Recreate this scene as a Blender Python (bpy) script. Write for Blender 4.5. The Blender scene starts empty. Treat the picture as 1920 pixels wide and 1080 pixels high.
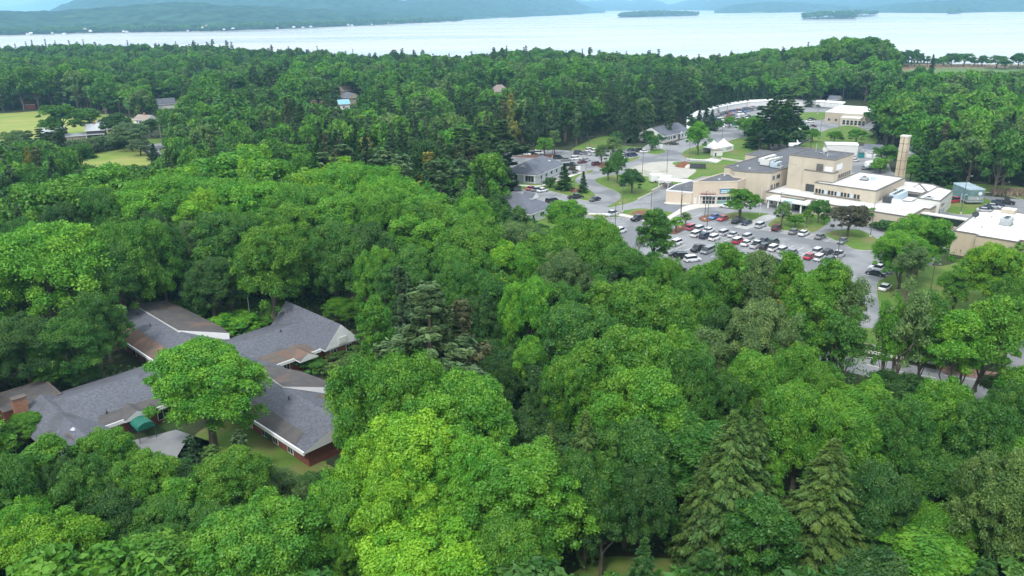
import bpy, math, random
import numpy as np
from mathutils import Vector, Matrix
random.seed(7); rng = np.random.default_rng(7)
scn = bpy.context.scene
R = math.radians

# ------------------------------------------------------------------ camera
F = 1480.0; H = 60.0; PITCH = math.atan(530/1480.0); ROLL = R(0.7)
cR, sR = math.cos(ROLL), math.sin(ROLL); cP, sP = math.cos(PITCH), math.sin(PITCH)
def ray(px, py):
    a = (px-960)/F; b = (540-py)/F
    x = a*cR+b*sR; y = -a*sR+b*cR
    return x, cP+y*sP, -sP+y*cP
def P(px, py, z=0.0):                     # where the line of sight of a pixel meets height z
    X, Y, Z = ray(px, py); t = (z-H)/Z
    return (X*t, Y*t, z)
def proj(X, Y, Z):
    Z = Z-H; d = Y*cP-Z*sP; u = Y*sP+Z*cP
    x = X/d; y = u/d
    return 960+(x*cR-y*sR)*F, 540-(x*sR+y*cR)*F
cam = bpy.data.cameras.new("camera"); co = bpy.data.objects.new("camera", cam); scn.collection.objects.link(co)
cam.sensor_width = 36; cam.lens = 36*F/1920; cam.clip_start = 1; cam.clip_end = 40000
fw = Vector((0, cP, -sP)); up0 = Vector((0, sP, cP)); rt0 = Vector((1, 0, 0))
rt = rt0*cR - up0*sR; up = rt0*sR + up0*cR
co.matrix_world = Matrix(((rt.x, up.x, -fw.x, 0), (rt.y, up.y, -fw.y, 0), (rt.z, up.z, -fw.z, H), (0, 0, 0, 1)))
scn.camera = co

# ------------------------------------------------------------------ world, sun, exposure
w = bpy.data.worlds.new("World"); scn.world = w; w.use_nodes = True
nt = w.node_tree; nt.nodes.clear()
out = nt.nodes.new("ShaderNodeOutputWorld"); bg = nt.nodes.new("ShaderNodeBackground")
sky = nt.nodes.new("ShaderNodeTexSky"); sky.sky_type = 'NISHITA'; sky.sun_disc = False
SUN_EL, SUN_ROT = R(52), R(205)
sky.sun_elevation = SUN_EL; sky.sun_rotation = SUN_ROT; sky.dust_density = 2.5; sky.air_density = 1.0
tc = nt.nodes.new("ShaderNodeTexCoord"); cn = nt.nodes.new("ShaderNodeTexNoise"); cn.inputs["Scale"].default_value = 3.0; cn.inputs["Detail"].default_value = 5
mp = nt.nodes.new("ShaderNodeMapping"); mp.inputs["Scale"].default_value = (1, 1, 3.5)
cr = nt.nodes.new("ShaderNodeValToRGB"); cr.color_ramp.elements[0].position = 0.3; cr.color_ramp.elements[0].color = (8.6, 8.9, 9.1, 1)
cr.color_ramp.elements[1].position = 0.7; cr.color_ramp.elements[1].color = (11.4, 11.4, 11.3, 1)
mx = nt.nodes.new("ShaderNodeMix"); mx.data_type = 'RGBA'; mx.inputs[0].default_value = 0.86
nt.links.new(tc.outputs["Generated"], mp.inputs[0]); nt.links.new(mp.outputs[0], cn.inputs["Vector"]); nt.links.new(cn.outputs["Fac"], cr.inputs[0])
nt.links.new(sky.outputs[0], mx.inputs[6]); nt.links.new(cr.outputs[0], mx.inputs[7]); nt.links.new(mx.outputs[2], bg.inputs[0])
bg.inputs[1].default_value = 0.10; nt.links.new(bg.outputs[0], out.inputs[0])
sl = bpy.data.lights.new("sun", 'SUN'); sl.energy = 1.5; sl.angle = R(10); sl.color = (1.0, 0.97, 0.92)
so = bpy.data.objects.new("sun", sl); scn.collection.objects.link(so)
# sky texture: rotation measured clockwise from +Y
sd = Vector((math.sin(SUN_ROT)*math.cos(SUN_EL), math.cos(SUN_ROT)*math.cos(SUN_EL), math.sin(SUN_EL)))
so.rotation_euler = sd.to_track_quat('Z', 'Y').to_euler()
scn.view_settings.view_transform = 'Standard'; scn.view_settings.look = 'None'
scn.view_settings.exposure = 0.93; scn.view_settings.gamma = 1.0
scn.render.engine = 'CYCLES'
cy = scn.cycles; cy.max_bounces = 6; cy.diffuse_bounces = 2; cy.glossy_bounces = 2; cy.transmission_bounces = 3; cy.volume_bounces = 1
cy.use_denoising = True; cy.caustics_reflective = False; cy.caustics_refractive = False
try: cy.denoiser = 'OPENIMAGEDENOISE'
except Exception: pass

# ------------------------------------------------------------------ materials
def newmat(name):
    m = bpy.data.materials.new(name); m.use_nodes = True; n = m.node_tree; b = n.nodes["Principled BSDF"]
    return m, n, b
def nd(n, t, **k):
    x = n.nodes.new(t)
    for a, v in k.items(): setattr(x, a, v)
    return x
def mat(name, c1, c2=None, scale=0.5, rough=0.85, metal=0.0, detail=6, c3=None, scale3=0.05, lo3=0.55, hi3=0.7, bump=0.0, stretch=None, spec=0.3):
    """two colours mixed by a noise in world metres, a third in larger patches"""
    m, n, b = newmat(name)
    b.inputs["Roughness"].default_value = rough; b.inputs["Metallic"].default_value = metal
    b.inputs["Specular IOR Level"].default_value = spec
    c1 = (*c1, 1)
    if c2 is None: b.inputs["Base Color"].default_value = c1; return m
    g = nd(n, "ShaderNodeNewGeometry"); t = nd(n, "ShaderNodeTexNoise"); t.inputs["Scale"].default_value = scale; t.inputs["Detail"].default_value = detail
    src = g.outputs["Position"]
    if stretch:
        mpn = nd(n, "ShaderNodeMapping"); mpn.inputs["Scale"].default_value = stretch; n.links.new(src, mpn.inputs[0]); src = mpn.outputs[0]
    n.links.new(src, t.inputs["Vector"])
    r = nd(n, "ShaderNodeMapRange"); r.inputs[1].default_value = 0.32; r.inputs[2].default_value = 0.68; n.links.new(t.outputs["Fac"], r.inputs[0])
    x = nd(n, "ShaderNodeMix", data_type='RGBA'); x.inputs[6].default_value = c1; x.inputs[7].default_value = (*c2, 1); n.links.new(r.outputs[0], x.inputs[0])
    o = x.outputs[2]
    if c3:
        t3 = nd(n, "ShaderNodeTexNoise"); t3.inputs["Scale"].default_value = scale3; t3.inputs["Detail"].default_value = 4; n.links.new(g.outputs["Position"], t3.inputs["Vector"])
        r3 = nd(n, "ShaderNodeMapRange"); r3.inputs[1].default_value = lo3; r3.inputs[2].default_value = hi3; n.links.new(t3.outputs["Fac"], r3.inputs[0])
        x3 = nd(n, "ShaderNodeMix", data_type='RGBA'); n.links.new(r3.outputs[0], x3.inputs[0]); n.links.new(o, x3.inputs[6]); x3.inputs[7].default_value = (*c3, 1); o = x3.outputs[2]
    n.links.new(o, b.inputs["Base Color"])
    if bump:
        bp = nd(n, "ShaderNodeBump"); bp.inputs["Strength"].default_value = bump; bp.inputs["Distance"].default_value = 0.1
        n.links.new(t.outputs["Fac"], bp.inputs["Height"]); n.links.new(bp.outputs[0], b.inputs["Normal"])
    return m
M = {}
M['soil'] = mat("forest_floor", (.022, .032, .012), (.045, .052, .022), .35, 1, c3=(.03, .06, .014), scale3=.08)
M['grass'] = mat("mown_grass", (.075, .15, .022), (.11, .19, .03), .5, 1, c3=(.17, .165, .06), scale3=.12, lo3=.5, hi3=.68)
M['field'] = mat("hay_field", (.19, .26, .05), (.30, .30, .09), .05, 1, c3=(.15, .24, .04), scale3=.03, stretch=(1, 3.5, 1))
M['meadow'] = mat("marsh_meadow", (.085, .155, .042), (.12, .18, .06), .05, 1, c3=(.08, .16, .04), scale3=.012, stretch=(.4, 2, 1))
M['reed'] = mat("dry_reeds", (.26, .22, .14), (.34, .26, .19), .12, 1, c3=(.15, .18, .08), scale3=.03)
M['asphalt'] = mat("worn_asphalt", (.215, .222, .235), (.265, .27, .28), .35, .9, c3=(.165, .172, .185), scale3=.07, lo3=.5, hi3=.58)
M['asphalt2'] = mat("new_asphalt", (.15, .16, .18), (.18, .19, .21), .3, .9)
M['gravel'] = mat("gravel", (.36, .35, .31), (.44, .42, .38), .3, 1, c3=(.26, .26, .18), scale3=.09)
M['concrete'] = mat("concrete", (.50, .48, .44), (.58, .56, .51), .6, .9)
M['mulch'] = mat("mulch", (.13, .055, .03), (.22, .10, .06), 1.5, 1)
M['brickpave'] = mat("brick_paving", (.27, .16, .14), (.34, .21, .18), 2, .9)
M['paint'] = mat("road_paint", (.62, .62, .60), (.5, .5, .48), 1, .8)
M['cream'] = mat("cream_wall", (.47, .415, .33), (.53, .47, .375), .5, .9, c3=(.43, .37, .30), scale3=.16, lo3=.52, hi3=.72, stretch=(1, 1, .25))
M['cream2'] = mat("peach_wall", (.55, .46, .365), (.59, .50, .40), .4, .9, stretch=(1, 1, .3))
M['tan'] = mat("tan_wall", (.44, .37, .27), (.52, .44, .33), .4, .9, c3=(.34, .28, .2), scale3=.12, stretch=(1, 1, .25))
M['wroof'] = mat("white_membrane", (.62, .62, .61), (.54, .54, .53), .18, .8, c3=(.48, .47, .44), scale3=.10, lo3=.58, hi3=.74)
M['wroof2'] = mat("clean_membrane", (.76, .76, .76), (.70, .70, .70), .1, .8, c3=(.68, .68, .66), scale3=.09, lo3=.6, hi3=.75)
M['droof'] = mat("dark_membrane", (.085, .09, .105), (.115, .12, .135), .25, .85, c3=(.17, .17, .18), scale3=.13, lo3=.6, hi3=.72)
M['coping'] = mat("coping", (.20, .18, .16), (.15, .14, .13), .5, .7)
M['shingle'] = mat("slate_shingle", (.082, .088, .108), (.135, .143, .17), 2.6, .9, c3=(.085, .085, .095), scale3=.25, bump=.4)
M['shingle2'] = mat("grey_shingle", (.105, .115, .145), (.14, .15, .18), .8, .9, c3=(.09, .10, .125), scale3=.12)
M['rust'] = mat("stained_brown_roof", (.10, .09, .085), (.135, .11, .095), .9, .9, c3=(.19, .115, .085), scale3=.22, lo3=.54, hi3=.66)
M['orust'] = mat("needle_littered_roof", (.165, .105, .078), (.125, .10, .085), 1.1, .95, c3=(.23, .14, .10), scale3=.4)
M['dbrown'] = mat("dark_brown_roof", (.078, .075, .078), (.105, .098, .095), .8, .9, c3=(.16, .11, .09), scale3=.2)
M['brick'] = mat("dark_red_brick", (.16, .055, .04), (.20, .075, .055), 2.5, .9)
M['obrick'] = mat("chimney_brick", (.30, .14, .09), (.36, .19, .13), 2.5, .9)
M['white'] = mat("white_trim", (.76, .77, .78), (.70, .71, .72), .7, .6)
M['offwhite'] = mat("offwhite_siding", (.66, .66, .63), (.60, .60, .57), .5, .7, stretch=(.2, .2, 5))
M['greyside'] = mat("grey_siding", (.42, .46, .46), (.47, .51, .51), .5, .8, stretch=(.2, .2, 6))
M['tanside'] = mat("tan_siding", (.40, .34, .26), (.45, .39, .30), .5, .8)
M['glass'] = mat("dark_glass", (.02, .025, .032), None, rough=.12, spec=.6)
M['teal'] = mat("teal_glass", (.12, .24, .23), (.2, .33, .31), .6, .25)
M['bluesign'] = mat("blue_sign", (.02, .12, .26), (.05, .35, .5), .5, .4)
M['pale_blue'] = mat("pale_blue_panel", (.42, .53, .60), (.5, .6, .66), .5, .5)
M['metal'] = mat("galvanised_metal", (.50, .53, .55), (.38, .41, .43), 1.2, .45, metal=.3)
M['dmetal'] = mat("dark_metal", (.06, .065, .07), None, rough=.5)
M['black'] = mat("black_rubber", (.015, .015, .017), None, rough=.8)
M['pole'] = mat("bronze_pole", (.10, .095, .09), (.14, .13, .12), 1, .6)
M['wood'] = mat("weathered_wood", (.30, .27, .22), (.22, .19, .15), 1.5, .9, stretch=(4, 4, .4))
M['bark'] = mat("bark", (.09, .072, .055), (.15, .13, .105), 1.5, 1, stretch=(3, 3, .5))
M['palebark'] = mat("pale_bark", (.36, .34, .30), (.26, .24, .20), 2, 1)
M['awning'] = mat("green_canvas", (.010, .115, .08), (.016, .15, .105), 1.5, .6)
M['redtext'] = mat("maroon_letters", (.30, .12, .14), None, rough=.6)
M['orange'] = mat("orange_siding", (.52, .24, .13), (.46, .2, .1), .5, .8)
M['redside'] = mat("red_siding", (.38, .11, .09), (.3, .09, .07), .5, .8)
M['blueroof'] = mat("blue_metal_roof", (.18, .42, .60), (.24, .48, .66), .6, .4)
M['tarp'] = mat("green_wrapped_panel", (.11, .20, .21), (.18, .28, .29), .8, .5)
M['teal_tank'] = mat("teal_bin", (.03, .22, .22), None, rough=.5)
M['pond'] = mat("brown_roof", (.30, .25, .22), (.25, .2, .18), .7, .9)
def objcol(name, rough=.35, spec=.5, coat=0.4):
    m, n, b = newmat(name); o = nd(n, "ShaderNodeObjectInfo"); n.links.new(o.outputs["Color"], b.inputs["Base Color"])
    b.inputs["Roughness"].default_value = rough; b.inputs["Specular IOR Level"].default_value = spec; b.inputs["Coat Weight"].default_value = coat
    return m
M['carpaint'] = objcol("car_paint")
M['cottage'] = objcol("cottage_paint", .8, .3, 0)
M['headl'] = mat("lamp_lens", (.7, .7, .68), None, rough=.2); M['taill'] = mat("tail_lens", (.4, .02, .02), None, rough=.3)
def leafmat(name, far=False, cols=None, tr=.22, var=.48):
    m, n, b = newmat(name); n.nodes.remove(b)
    out = [x for x in n.nodes if x.type == 'OUTPUT_MATERIAL'][0]
    oi = nd(n, "ShaderNodeObjectInfo"); at = nd(n, "ShaderNodeAttribute", attribute_name="leafv")
    if far:
        rp = nd(n, "ShaderNodeValToRGB"); els = rp.color_ramp.elements
        while len(els) < len(cols): els.new(.5)
        for i, c in enumerate(cols): els[i].position = i/(len(cols)-1); els[i].color = (*c, 1)
        n.links.new(oi.outputs["Random"], rp.inputs[0]); base = rp.outputs[0]
    else: base = oi.outputs["Color"]
    hsv = nd(n, "ShaderNodeHueSaturation")
    v = nd(n, "ShaderNodeMapRange"); v.inputs[3].default_value = 1-var*.55; v.inputs[4].default_value = 1+var*.8; n.links.new(at.outputs["Fac"], v.inputs[0]); n.links.new(v.outputs[0], hsv.inputs["Value"])
    h = nd(n, "ShaderNodeMapRange"); h.inputs[3].default_value = .522; h.inputs[4].default_value = .482; n.links.new(at.outputs["Fac"], h.inputs[0]); n.links.new(h.outputs[0], hsv.inputs["Hue"])
    n.links.new(base, hsv.inputs["Color"])
    d = nd(n, "ShaderNodeBsdfDiffuse"); t = nd(n, "ShaderNodeBsdfTranslucent"); g = nd(n, "ShaderNodeBsdfGlossy"); g.inputs["Roughness"].default_value = .45; g.inputs["Color"].default_value = (.8, .85, .9, 1)
    m1 = nd(n, "ShaderNodeMixShader"); m1.inputs[0].default_value = tr; m2 = nd(n, "ShaderNodeMixShader"); m2.inputs[0].default_value = .025
    n.links.new(hsv.outputs[0], d.inputs[0]); n.links.new(hsv.outputs[0], t.inputs[0])
    n.links.new(d.outputs[0], m1.inputs[1]); n.links.new(t.outputs[0], m1.inputs[2]); n.links.new(m1.outputs[0], m2.inputs[1]); n.links.new(g.outputs[0], m2.inputs[2])
    n.links.new(m2.outputs[0], out.inputs[0]); return m
C_LIME = (.105, .285, .020); C_LY = (.150, .33, .016); C_GREEN = (.092, .238, .018); C_MID = (.060, .168, .020); C_DARK = (.041, .110, .019)
C_OLIVE = (.085, .158, .032); C_PINE = (.066, .128, .046); C_PINEP = (.098, .165, .062); C_PINEB = (.10, .115, .05); C_PALE = (.115, .20, .055); C_YEL = (.25, .25, .05); C_PURP = (.10, .095, .052)
C_SPR = (.042, .085, .034)
M['leaf'] = leafmat("leaves")
M['needle'] = leafmat("needles", tr=.12, var=.5)
M['leaf_far'] = leafmat("leaves_of_far_trees", True, [C_DARK, C_MID, (.055, .15, .02), C_GREEN, C_MID, (.09, .20, .03), C_DARK, C_GREEN])
M['needle_far'] = leafmat("needles_of_far_trees", True, [C_SPR, C_PINE, (.045, .09, .04), C_PINEP, C_PINE], tr=.12)

# ------------------------------------------------------------------ mesh helpers
ORI = {}                                   # world origin of each object
class Fr:                                  # a local frame turned by an angle
    def __init__(s, ang, o=(0, 0)): s.c, s.s, s.o = math.cos(ang), math.sin(ang), o
    def __call__(s, a, b, z=0): return (s.o[0]+a*s.c-b*s.s, s.o[1]+a*s.s+b*s.c, z)
ID = lambda a, b, z=0: (a, b, z)
class MB:
    def __init__(s, T=ID): s.v = []; s.f = []; s.m = []; s.T = T
    def pts(s, ps):
        k = len(s.v); s.v += [s.T(*p) for p in ps]; return k
    def face(s, ps, mi=0):
        k = s.pts(ps); s.f.append(tuple(range(k, k+len(ps)))); s.m.append(mi)
    def box(s, a0, a1, b0, b1, z0, z1, mi=0, mt=None):
        s.prism([(a0, b0), (a1, b0), (a1, b1), (a0, b1)], z0, z1, mi, mt)
    def prism(s, poly, z0, z1, mi=0, mt=None):
        n = len(poly); A = sum(poly[i][0]*poly[(i+1) % n][1]-poly[(i+1) % n][0]*poly[i][1] for i in range(n))
        if A < 0: poly = poly[::-1]
        zt = z1 if isinstance(z1, (list, tuple)) else [z1]*n
        if isinstance(z1, (list, tuple)) and A < 0: zt = zt[::-1]
        k = s.pts([(p[0], p[1], z0) for p in poly]); s.pts([(p[0], p[1], zt[i]) for i, p in enumerate(poly)])
        s.f.append(tuple(range(k+n, k+2*n))); s.m.append(mi if mt is None else mt)
        s.f.append(tuple(range(k+n-1, k-1, -1))); s.m.append(mi)
        for i in range(n):
            j = (i+1) % n; s.f.append((k+i, k+j, k+n+j, k+n+i)); s.m.append(mi)
    def tube(s, p0, p1, r0, r1=None, n=6, mi=0, cap=True):
        r1 = r0 if r1 is None else r1
        a, b = Vector(p0), Vector(p1); d = (b-a).normalized(); x = d.orthogonal().normalized(); y = d.cross(x)
        k = s.pts([tuple(a+(x*math.cos(t)+y*math.sin(t))*r0) for t in [2*math.pi*i/n for i in range(n)]])
        s.pts([tuple(b+(x*math.cos(t)+y*math.sin(t))*r1) for t in [2*math.pi*i/n for i in range(n)]])
        for i in range(n): s.f.append((k+i, k+(i+1) % n, k+n+(i+1) % n, k+n+i)); s.m.append(mi)
        if cap: s.f.append(tuple(range(k+n, k+2*n))); s.m.append(mi); s.f.append(tuple(range(k+n-1, k-1, -1))); s.m.append(mi)
    def path(s, ps, rs, n=6, mi=0):
        for i in range(len(ps)-1): s.tube(ps[i], ps[i+1], rs[i], rs[i+1], n, mi)
    def mesh(s, name, mats, off=(0, 0, 0)):
        me = bpy.data.meshes.new(name); me.from_pydata([(x-off[0], y-off[1], z-off[2]) for x, y, z in s.v], [], s.f)
        for m in (mats if isinstance(mats, (list, tuple)) else [mats]): me.materials.append(M[m] if isinstance(m, str) else m)
        me.polygons.foreach_set("material_index", s.m); me.update(); return me
    def build(s, name, mats, parent=None, ori=None):
        if ori is None: ori = ORI.get(parent.name, (0, 0, 0)) if parent else (0, 0, 0)
        o = bpy.data.objects.new(name, s.mesh(name, mats, ori)); scn.collection.objects.link(o)
        if parent: o.parent = parent
        else: o.location = ori
        ORI[o.name] = ori; return o
def tag(o, label=None, cat=None, group=None, kind=None):
    if label: o["label"] = label
    if cat: o["category"] = cat
    if group: o["group"] = group
    if kind: o["kind"] = kind
    return o
def thing(name, label, cat, loc=(0, 0, 0), rz=0, group=None):
    o = bpy.data.objects.new(name, None); scn.collection.objects.link(o); o.location = loc; o.rotation_euler = (0, 0, rz); o.empty_display_size = .5
    ORI[o.name] = tuple(loc) if rz == 0 else (0, 0, 0); return tag(o, label, cat, group)
def struct(o): o["kind"] = "structure"; return o
def G(poly, z=0.0): return [P(x, y, 0)[:2] for x, y in poly]         # pixels on the ground -> metres
def smooth(poly, k=4):
    n = len(poly); o = []
    for i in range(n):
        p0, p1, p2, p3 = [poly[(i+j-1) % n] for j in range(4)]
        for t in [q/k for q in range(k)]:
            o.append(tuple(.5*(2*p1[c]+(-p0[c]+p2[c])*t+(2*p0[c]-5*p1[c]+4*p2[c]-p3[c])*t*t+(-p0[c]+3*p1[c]-3*p2[c]+p3[c])*t**3) for c in (0, 1)))
    return o
def sheet(name, polys, z, m, sm=True, dz=0.004, thick=None):
    b = MB()
    for i, p in enumerate(polys):
        g = G(p)
        if sm: g = smooth(g)
        b.prism(g, -0.5 if thick is None else z-thick, z+dz*i, 1 if thick is None and name == 'lawn' else 0, 0)
    return struct(b.build(name, [m, 'concrete']))

# ------------------------------------------------------------------ terrain, lake, far hills
def lerp(xs, ys, x): return float(np.interp(x, xs, ys))
SKX = [-250, 0, 100, 200, 300, 400, 470, 560, 650, 690, 760, 800, 860, 900, 960, 1010, 1060, 1100, 1200, 1280, 1330, 1400, 1450, 1520, 1560, 1650, 1680, 1700, 1800, 1920, 2150]
SKY = [92, 89, 85, 84, 85, 86, 93, 91, 98, 105, 96, 102, 106, 100, 93, 91, 93, 99, 99, 106, 107, 99, 93, 87, 70, 74, 96, 116, 120, 124, 128]
shore = []
for x in range(-900, 2900, 60):
    xx = min(max(x, -250), 2150)
    if xx > 1650: p = P(xx, max(118.0, lerp(SKX, SKY, xx)+1), 0)
    else: p = P(xx, lerp(SKX, SKY, xx), 19+12*math.exp(-((xx-1600)/55)**2))
    shore.append((p[0]*(1+(abs(x-xx))/900), p[1]+14+8*math.sin(x*.02)))
b = MB()
gp = [(-1400, -260), (1500, -260)] + [(s[0], s[1]) for s in shore[::-1] if True]
k = b.pts([(-1600, -260, 0), (1700, -260, 0)])
n = len(shore); top = b.pts([(x, y, 0) for x, y in shore]); bot = b.pts([(x, y+14, -3.5) for x, y in shore])
fan = [k, k+1] + [top+i for i in range(n-1, -1, -1)]
b.f.append(tuple(fan)); b.m.append(0)
for i in range(n-1): b.f.append((top+i, top+i+1, bot+i+1, bot+i)); b.m.append(0)
struct(b.build("ground", 'soil'))
# lake
m, nn, bs = newmat("lake_water"); M['water'] = m
bs.inputs["Base Color"].default_value = (.46, .42, .40, 1); bs.inputs["Roughness"].default_value = .22; bs.inputs["Specular IOR Level"].default_value = .9; bs.inputs["IOR"].default_value = 1.45
g = nd(nn, "ShaderNodeNewGeometry"); mpn = nd(nn, "ShaderNodeMapping"); mpn.inputs["Scale"].default_value = (.02, .05, 1); t = nd(nn, "ShaderNodeTexNoise"); t.inputs["Scale"].default_value = 1; t.inputs["Detail"].default_value = 8
nn.links.new(g.outputs["Position"], mpn.inputs[0]); nn.links.new(mpn.outputs[0], t.inputs["Vector"])
bp = nd(nn, "ShaderNodeBump"); bp.inputs["Strength"].default_value = .15; bp.inputs["Distance"].default_value = 1.0; nn.links.new(t.outputs["Fac"], bp.inputs["Height"]); nn.links.new(bp.outputs[0], bs.inputs["Normal"])
t2 = nd(nn, "ShaderNodeTexNoise"); t2.inputs["Scale"].default_value = .0022; t2.inputs["Detail"].default_value = 5; mp2 = nd(nn, "ShaderNodeMapping"); mp2.inputs["Scale"].default_value = (.5, 2.2, 1)
nn.links.new(g.outputs["Position"], mp2.inputs[0]); nn.links.new(mp2.outputs[0], t2.inputs["Vector"])
r2 = nd(nn, "ShaderNodeMapRange"); r2.inputs[1].default_value = .35; r2.inputs[2].default_value = .65; r2.inputs[3].default_value = .16; r2.inputs[4].default_value = .32
nn.links.new(t2.outputs["Fac"], r2.inputs[0]); nn.links.new(r2.outputs[0], bs.inputs["Roughness"])
b = MB(); b.face([(-16000, 300, -2), (16000, 300, -2), (16000, 26000, -2), (-16000, 26000, -2)]); struct(b.build("lake", 'water'))
# forested far shores: relief meshes
m, nn, bs = newmat("far_woodland"); M['farwood'] = m; bs.inputs["Roughness"].default_value = 1; bs.inputs["Specular IOR Level"].default_value = 0
g = nd(nn, "ShaderNodeNewGeometry"); t = nd(nn, "ShaderNodeTexNoise"); t.inputs["Scale"].default_value = .022; t.inputs["Detail"].default_value = 8; nn.links.new(g.outputs["Position"], t.inputs["Vector"])
rp = nd(nn, "ShaderNodeValToRGB"); e = rp.color_ramp.elements; e[0].position = .35; e[0].color = (.012, .034, .026, 1); e[1].position = .65; e[1].color = (.045, .098, .055, 1); nn.links.new(t.outputs["Fac"], rp.inputs[0])
t2 = nd(nn, "ShaderNodeTexNoise"); t2.inputs["Scale"].default_value = .0036; t2.inputs["Detail"].default_value = 3; nn.links.new(g.outputs["Position"], t2.inputs["Vector"])
r2 = nd(nn, "ShaderNodeMapRange"); r2.inputs[1].default_value = .66; r2.inputs[2].default_value = .69; r2.inputs[4].default_value = .7; nn.links.new(t2.outputs["Fac"], r2.inputs[0])
x2 = nd(nn, "ShaderNodeMix", data_type='RGBA'); x2.inputs[7].default_value = (.16, .22, .07, 1); nn.links.new(r2.outputs[0], x2.inputs[0]); nn.links.new(rp.outputs[0], x2.inputs[6]); nn.links.new(x2.outputs[2], bs.inputs["Base Color"])
from mathutils import noise as mn
def hill(xs_shore, ys_shore, xs_sky, ys_sky, back, x0, x1, step=5, rows=46, bump=7.0, pw=1.0, seed=0.0, start=0):
    b = MB(); cols = []
    X = np.arange(x0, x1+step, step)
    for x in X:
        ys = lerp(xs_shore, ys_shore, x); yk = lerp(xs_sky, ys_sky, x)
        a = P(x, ys, -2); d0 = math.hypot(a[0], a[1])+start; ux, uy = a[0]/math.hypot(a[0], a[1]), a[1]/math.hypot(a[0], a[1])
        rr = ray(x, yk); el = rr[2]/math.hypot(rr[0], rr[1]); dr = d0+back; zr = max(4.0, H+dr*el)
        col = []
        for j in range(rows):
            q = j/(rows-1)
            if q <= .85:
                s = q/.85; dd = d0+back*s; z = -3+(zr+3)*(s**pw)*(1.25-.25*s) if False else -3+(zr+3)*(s*s*(3-2*s))**(pw*.8)
            else:
                s = (q-.85)/.15; dd = dr+back*.5*s; z = zr*(1-s*s)-3*s
            wx, wy = ux*dd, uy*dd
            nz = mn.fractal((wx*.012+seed, wy*.012, seed), 1.0, 2.0, 4)*bump*min(1, q*14)*(1 if q < .97 else 0)
            nz2 = mn.fractal((wx*.0018+seed, wy*.0018, 3.1), 1.0, 2.0, 3)*min(zr*.16, 40)*min(1, q*4)*(1-q)
            col.append((wx, wy, z+nz+nz2))
        cols.append(col)
    for c in cols: b.pts(c)
    for i in range(len(cols)-1):
        for j in range(rows-1):
            k = i*rows+j; b.f.append((k, k+rows, k+rows+1, k+1)); b.m.append(0)
    o = b.build("hill", 'farwood'); 
    o.data.polygons.foreach_set("use_smooth", [True]*len(o.data.polygons)); return struct(o)
hill([-200, 0, 150, 400, 560, 700, 800, 835, 870], [70, 66, 62, 58, 53, 47, 43, 41, 39], [-200, 0, 100, 200, 280, 335, 400, 470, 560, 640, 720, 780, 835, 870], [20, 21, 23, 15, 10, 6, 8, 12, 17, 19, 24, 31, 39, 40], 900, -220, 868, 4, 60, 9, .7, 1.0)
hill([60, 200, 500, 760, 860, 950, 1050, 1135], [50, 48, 46, 44, 39, 35, 30, 25], [60, 95, 150, 200, 450, 650, 735, 760, 790, 860, 980, 1073, 1110, 1135], [26, 22, 0, -18, -28, -18, -2, 2, -2, -15, -12, 0, 16, 24], 2600, 60, 1134, 5, 60, 14, 1.0, 5.0, 200)
hill([-250, 250], [28, 26], [-250, 0, 40, 83, 110, 250], [15, 12, 10, 2, -4, -10], 3500, -250, 250, 6, 30, 20, 1, 9.0, 2500)
hill([1040, 1300], [24, 23], [1040, 1100, 1165, 1180, 1200, 1235, 1250, 1262, 1280, 1320], [-6, 3, -1, 3, -3, 2, 8, 8, 3, -8], 5000, 1040, 1320, 6, 30, 20, 1, 12.0, 1500)
hill([1228, 1340, 1500, 1960, 2100], [19, 22, 21, 19, 18], [1228, 1250, 1280, 1320, 1500, 1600, 1680, 1960, 2100], [17, 12, 4, -8, -12, -6, -16, -18, -18], 3500, 1228, 2100, 6, 40, 18, 1, 15.0, 800)
hill([1338, 1400, 1475, 1560, 1640], [25, 24.5, 23.5, 22, 21], [1338, 1370, 1440, 1500, 1560, 1640], [23, 10, 3, 5, 10, 16], 900, 1339, 1640, 4, 36, 9, .6, 18.0)
hill([1600, 1640, 1780, 1850, 1990, 2150], [22, 24, 25, 23, 21, 20], [1600, 1680, 1750, 1900, 2000, 2150], [18, 8, 2, -5, -8, -8], 1100, 1600, 2150, 4, 40, 9, .7, 22.0)
def island(pts, tops, name="island"):
    (xa, ya), (xb, yb) = pts; b = MB(); A = Vector(P(xa, ya, -2)); B = Vector(P(xb, yb, -2)); n = 30; mm = 12
    d = (B-A); L = d.length; nrm = Vector((-d.y, d.x, 0)).normalized()*max(60, L*.22)
    for i in range(n+1):
        s = i/n
        for j in range(mm+1):
            q = j/mm; wth = math.sin(math.pi*min(max(s, .02), .98))**.6; p = A+d*s+nrm*(q-.0)*wth
            z = -2.5+(lerp([0, .25, .55, .8, 1], tops, s))*math.sin(math.pi*q)**.5*wth**.5
            b.pts([(p.x, p.y, z)])
    for i in range(n):
        for j in range(mm): k = i*(mm+1)+j; b.f.append((k, k+mm+1, k+mm+2, k+1)); b.m.append(0)
    return struct(b.build(name, 'farwood')), A, d, nrm
ISL = [island(((1162, 33), (1311, 29.5)), [3, 9, 12, 8, 3]), island(((1505, 36.3), (1606, 35)), [3, 5, 7, 5, 3]), island(((1580, 33.5), (1648, 29.8)), [3, 6, 6, 5, 3]),
       island(((1780, 26.3), (1804, 26)), [2, 4, 4, 3, 2])]
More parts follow.
